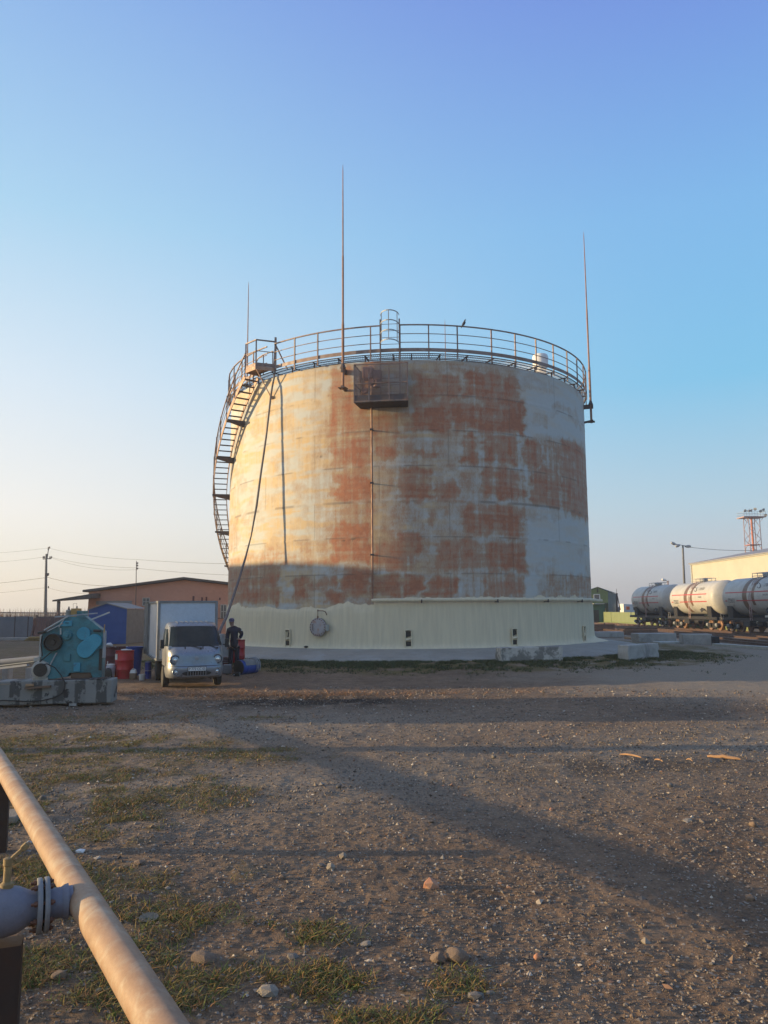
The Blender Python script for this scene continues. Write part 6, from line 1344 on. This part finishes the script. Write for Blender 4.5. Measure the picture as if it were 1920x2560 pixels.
slab(1480, 1592, 1560, 1591, .35, 1.0, M_['conc'], 'retaining_wall', 'low dull concrete wall emerging from behind the tank skirt', 'low wall')
slab(1560, 1597, 1590, 1600, .14, .5, M_['palewood'], 'timber', 'orange sunlit timber lying left of the grey beam', 'timber')
for px, py, w, dd, lb in ((1500, 1576, 34, .5, 'dark sleeper pile far behind the skirt edge'), (1600, 1587, 50, .6, 'flat dark sleepers stacked beyond the grey beam')):
    q = gp(px, py, 0); t = thing('sleeper_stack', (q.x, q.y, 0), lb, 'sleepers')
    for i in range(3): MB().box((.08 * i, .1 * i, .10 + .19 * i), (2.6, .25 + .2 * (2 - i), .17), .05 * i).build('sleeper', M_['sleeper'], t, smooth=False)

# ---------------- foreground pipe ----------------
PZ = .74; A = gp(393, 2550, PZ); B = gp(34, 1962, PZ); dr_ = (B - A).normalized(); A2 = A - dr_ * 3.5; B2 = B + dr_ * 16
NPp = 60
pf = thing('pipeline', (A.x, A.y, 0), 'long peach-primed steel pipe on dark posts crossing the lower left corner', 'pipeline')
pts = [A2 + (B2 - A2) * i / NPp for i in range(NPp + 1)]
MB().tube(pts, .075, 40).build('pipe', M_['pipeprimer'], pf, world=True)
side = Vector((-dr_.y, dr_.x, 0)); side = side if side.x < 0 else -side      # towards image left
tt = gp(190, 2250, PZ); t0 = A + dr_ * ((tt - A).dot(dr_))
far_pt = gp(-40, 2287, PZ); bd_ = (far_pt - t0).normalized()
def bp(s_, up=0): return t0 + bd_ * s_ + Vector((0, 0, up))
fl0 = gp(122, 2262, PZ); sF = (fl0 - t0).dot(bd_)
MB().tube([bp(.05), bp(sF + .03)], .070, 32).build('branch', M_['valvegrey'], pf, world=True)
MB().tube([bp(.07), bp(.085), bp(.10)], [.082, .079, .071], 32).build('weld_bead', M_['valvegrey'], pf, world=True)
for m_, s0, s1 in (('flange', sF, sF + .022), ('flange', sF + .032, sF + .054)):
    MB().lathe([(.065, 0), (.123, 0), (.125, .003), (.125, s1 - s0 - .003), (.123, s1 - s0), (.065, s1 - s0)], 48, bp(s0), bd_, capa=False, capb=False).build('flange', M_[m_], pf, world=True)
MB().lathe([(.09, 0), (.09, .010)], 32, bp(sF + .022), bd_).build('gasket', M_['black'], pf, world=True)
up = Vector((0, 0, 1)); sdv = bd_.cross(up).normalized()
for i in range(8):
    a = 2 * pi * (i + .5) / 8; o_ = sdv * cos(a) * .103 + up * sin(a) * .103
    mb = MB().lathe([(.007, 0), (.007, .105)], 8, bp(sF - .022) + o_, bd_).lathe([(.013, 0), (.013, .012)], 6, bp(sF - .014) + o_, bd_).lathe([(.013, 0), (.013, .014)], 6, bp(sF + .055) + o_, bd_)
    mb.build('flange_bolt', M_['boltrust'], pf, world=True)
VS = sF + .054
vb_ = MB().lathe([(.070, 0), (.074, .015), (.082, .04), (.103, .08), (.113, .14), (.113, .25), (.103, .32), (.085, .37), (.072, .4), (.072, .8)], 40, bp(VS), bd_, capa=False).build('valve_body', M_['valvegrey'], pf, world=True)
qs = gp(14, 2285, PZ); st0 = bp((qs - t0).dot(bd_))
MB().lathe([(.030, .09), (.030, .125), (.018, .135), (.017, .205), (.021, .21), (.021, .24), (.006, .245)], 16, st0, (0, 0, 1), capa=False).build('valve_stem', M_['yellowlever'], vb_, world=True)
lt0 = st0 + up * .225; lt1 = at(70, 2110, lt0.y + .03)
MB().bar(lt0, lt0 + (lt1 - lt0) * .75, .024, .015).bar(lt0 + (lt1 - lt0) * .7, lt1, .032, .028).build('lever_handle', M_['yellowlever'], vb_, world=True, bev=.004)
g0 = at(80, 2106, lt1.y); MB().tube([g0, at(72, 2103, lt1.y), at(62, 2112, lt1.y), at(64, 2125, lt1.y), at(76, 2128, lt1.y)], .004, 6).build('wire_loop', M_['galv'], vb_, world=True)
pq = st0
MB().box((pq.x, pq.y, (PZ - .12) / 2 - .05), (.16, .13, PZ - .06), R_(20)).box((pq.x, pq.y, .01), (.34, .34, .03)).build('support_post', M_['post'], pf, world=True, smooth=False)
for k_ in (1.0,):
    q = gp(-6, 1990, PZ); o_ = A + dr_ * ((q - A).dot(dr_)) + dr_ * 1.15
    MB().box((o_.x, o_.y, (PZ - .1) / 2), (.12, .12, PZ - .12), R_(20)).build('support_post', M_['post'], pf, world=True, smooth=False)
o_ = A2 + dr_ * .8; MB().box((o_.x, o_.y, (PZ - .1) / 2), (.12, .12, PZ - .12), R_(20)).build('support_post', M_['post'], pf, world=True, smooth=False)
q = gp(0, 2046, 0.03); tag(MB().box((q.x - .12, q.y, .04), (.62, .36, .07), .2).build('paving_slab', M_['stone_pale'], bev=.012), 'flat pale concrete slab under the upper post of the peach pipe', 'slab')

# ---------------- stones, sticks ----------------
def gzz(x, y):
    v = np.array([x]); w = np.array([y]); return float((gz(v, w) + .045 * (fbm(v * 1.3, w * 1.3, 11, 3) - .5) + .020 * (fbm(v * 6, w * 6, 12, 3) - .5))[0])
def stone(px, py, wpx, hr, mat, label, n=2, jit=.10, name='stone', rz=None, group=None, long=.8):
    p = gp(px, py, 0.02); r = wpx * p.y / FPX / 2 * .95; z = gzz(p.x, p.y)
    o = MB().rock((0, 0, 0), r, (1, long, hr), n, jit).build(name, mat, smooth=(n > 1), ang=16)
    o.location = (p.x, p.y, z + r * hr * .38); o.rotation_euler = (random.uniform(-.2, .2), random.uniform(-.2, .2), random.uniform(-.5, .5) if rz is None else rz)
    return tag(o, label, 'stone', group)
stone(1077, 2210, 44, .75, M_['stone_red'], 'broken brick-red stone with pale edges, alone on open gravel', 1, .22, 'brick_fragment')
stone(1095, 2390, 42, .75, M_['stone_brown'], 'round brown stone touching the long flat one', 2, .05)
stone(1141, 2388, 66, .62, M_['stone_brown'], 'long flat-topped brown stone to the right of the round one', 2, .08, long=.7)
stone(1344, 2386, 22, 1.0, M_['stone_red'], 'small upright orange-brown cobble right of the pair of brown stones', 2, .08)
stone(915, 2349, 34, .4, M_['stone_pale'], 'flat oval pale stone near the grass tuft', 2, .06)
stone(672, 2465, 60, .5, M_['stone_pale'], 'broad pale angular stone at the bottom, beside a wooden stub', 1, .18)
stone(716, 2463, 24, .9, M_['stone_brown'], 'small brown stub of stone right of the broad pale one', 1, .2)
stone(826, 2166, 26, .8, M_['stone_pale'], 'small cream stone, brightest of the little cluster at mid left', 1, .2)
stone(804, 2158, 20, .7, M_['stone_grey'], 'small grey-brown stone left of the cream one in the cluster', 2, .1)
stone(858, 2138, 24, .8, M_['stone_pale'], 'jagged pale lump just above the cream stone', 1, .28)
stone(706, 2188, 24, .7, M_['stone_brown'], 'small stone with a brown sunlit end, far left of the cluster', 1, .15)
stone(848, 1966, 18, .8, M_['stone_grey'], 'lone dark grey stone on the edge of the pipe shadow', 2, .1)
stone(1168, 2028, 22, .7, M_['stone_grey'], 'grey stone on the upper edge of the shadow, mid right', 2, .1)
stone(1234, 1889, 14, .8, M_['stone_grey'], 'small dark hollow-looking stone on the sunlit gravel above', 2, .1)
stone(1877, 2245, 28, .8, M_['stone_brown'], 'tan angular stone near the right edge', 1, .18)
stone(1883, 2062, 22, .9, M_['stone_brown'], 'rounded reddish-brown stone near the right edge, above the tan one', 2, .08)
stone(1675, 1963, 16, .9, M_['stone_grey'], 'grey upright pebble between two thin sticks', 2, .1)
stone(1378, 2021, 12, .9, M_['stone_red'], 'little bright orange cube of brick in the sunlit gravel', 1, .15, 'brick_fragment')
stone(1190, 2480, 46, .5, M_['stone_grey'], 'bluish flat stone right of the bottom grass patch', 1, .15)
stone(1226, 2472, 26, .6, M_['stone_grey'], 'smaller grey stone leaning beside the bluish flat one', 2, .12)
stone(733, 2383, 36, .35, M_['stone_grey'], 'thin slate-grey flake below the dry tuft', 1, .15)
stone(510, 2395, 66, .45, M_['stone_brown'], 'large half-buried grey rock, left bottom between grass', 2, .12)
stone(146, 2444, 40, .8, M_['stone_brown'], 'round brown stone in the grass below the valve', 2, .07)
stone(106, 1996, 22, .8, M_['stone_grey'], 'grey stone right beside the upper part of the peach pipe', 2, .08)
stone(348, 2160, 34, .5, M_['stone_brown'], 'wide brown stone just right of the pipe, level with the valve', 1, .18)
stone(245, 2473, 22, .6, M_['stone_pale'], 'small white-ish stone near the lower part of the peach pipe', 2, .1)
stone(1720, 2051, 30, .3, M_['stone_pale'], 'flat white chip lying in the gravel at right', 1, .15)
stone(200, 2127, 26, .5, M_['white'], 'bright white fragment near the middle of the pipe', 1, .3)
rn = np.random.RandomState(77)
for i in range(95):
    px = rn.uniform(330, 1900); py = 1900 + 650 * rn.rand() ** .8
    stone(px, py, rn.uniform(4, 14) * (.6 + (py - 1800) / 900), rn.uniform(.45, .9), M_[('stone_grey', 'stone_pale', 'stone_brown', 'stone_grey')[i % 4]], 'thumb-sized loose stone among the gravel of the yard', int(rn.randint(1, 3)), .16, group='small loose stones on the gravel')
# shell
p = gp(372, 2294, .02); sh_ = MB().grid(lambda u, v: (.055 * v * cos(u) * 1.2, .04 * v * sin(u), .018 * v * v + .004 * sin(12 * u) * v), [2 * pi * i / 28 for i in range(29)], [i / 6 for i in range(7)]).build('shell', M_['stone_pale']); sh_.location = (p.x, p.y, gzz(p.x, p.y) + .012); sh_.rotation_euler = (.5, 0, .3); tag(sh_, 'open pale clam shell lying beside the lower half of the pipe', 'shell')
def stick(pa, pb, r, label, bend=.02):
    a = gp(*pa, .03); b = gp(*pb, .03); a.z = gzz(a.x, a.y) + r; b.z = gzz(b.x, b.y) + r * 1.2; n_ = 8
    P = [a + (b - a) * i / n_ + Vector((0, 0, bend * sin(pi * i / n_))) + Vector((random.uniform(-r, r) * .6, random.uniform(-r, r) * .6, random.uniform(0, r * .5))) for i in range(n_ + 1)]
    tag(MB().tube(P, [r * (.5 + .5 * sin(pi * (i + .6) / (n_ + 1.2))) for i in range(n_ + 1)], 6).build('stick', M_['palewood']), label, 'stick')
stick((1549, 1884), (1604, 1893), .014, 'long thin sunlit orange stick, left of the four on the gravel')
stick((1636, 1896), (1658, 1900), .011, 'short orange stick between the two long ones')
stick((1769, 1893), (1850, 1901), .024, 'thickest split orange stick lying nearest the right edge')
stick((1716, 1898), (1731, 1901), .010, 'tiny orange splinter just left of the thickest stick')
stick((1253, 2452), (1275, 2438), .008, 'thin twig at the bottom near the bluish stone', 0)

# ---------------- unseen tanks, sheds and post added to shade the yard ----------------
def shade_tank(cx, cy, r, h, label):
    t = thing('storage_tank', (cx, cy, 0), label, 'storage tank')
    MB().lathe([(r, 0), (r, h)], 64, (0, 0, 0), capa=False, capb=False).build('shell', M_['white'], t)
    MB().lathe([(r + .05, h), (r * .5, h + r * .06), (.05, h + r * .12)], 64, (0, 0, 0), capa=True).build('roof', M_['galv'], t)
shade_tank(1.5, 60.2, 5.6, 9.2, 'unseen white tank added directly behind the rusty one to shade the nearest tank car')  # hidden from view; added so its shadow covers the nearest tank car
shade_tank(2.5, 85.0, 6.3, 9.5, 'second unseen white tank added farther behind the rusty one to shade the farthest tank car')  # hidden from view; added so its shadow covers the farthest tank car
def shade_shed(x0, x1, prof, label, y0):
    """unseen building added beyond the left edge for its shadow; prof: list of (y, z) silhouette"""
    t = thing('unseen_shade_shed', ((x0 + x1) / 2, y0, 0), label, 'shed')
    P = [(prof[0][0], 0)] + prof + [(prof[-1][0], 0)]
    MB().prism(P, Matrix(((0, 0, 1, x0), (1, 0, 0, 0), (0, 1, 0, 0), (0, 0, 0, 1))), x1 - x0).build('walls', M_['fencegrey'], t, world=True, smooth=False)
shade_shed(-42, -34, [(24.2, 7.6), (30, 8.6), (33, 8.55), (37, 8.1), (50, 7.8), (58, 7.6)], 'long grey shed added out of view at the left to shade the lower tank', 40)  # added out of view, roofline shaped for the shade on the lower tank
shade_shed(-19, -16.5, [(15.4, 3.35), (19.3, 3.5)], 'low grey cabin added out of view at the left to shade the machine', 17)  # added out of view to shade the machine and a strip of ground

cp_ = thing('unseen_shade_post', (-9.5, 12.45, 0), 'stout concrete post added out of view at the left to cast a thin shadow', 'post')  # added out of view to throw one narrow shadow across the gravel
MB().box((0, 0, 1.35), (.42, .42, 2.7)).box((0, 0, 2.75), (.52, .52, .10)).build('shaft', M_['conc'], cp_, bev=.02)
# ---------------- haze ----------------
if HAZE:
    hz = MB().box((0, 0, 22), (3840, 3840, 50)).build('haze', None or M_['pebble'], smooth=False)
    m, nt_, b_ = newmat('haze_air'); nt_.nodes.remove(b_); v = nt_.nodes.new('ShaderNodeVolumePrincipled'); v.inputs['Color'].default_value = (.93, .93, .95, 1); v.inputs['Density'].default_value = HAZE; v.inputs['Anisotropy'].default_value = .35
    nt_.links.new(v.outputs[0], nt_.nodes['Material Output'].inputs['Volume']); hz.data.materials.clear(); hz.data.materials.append(m); tag(hz, 'pale morning haze over the whole yard', kind='stuff')
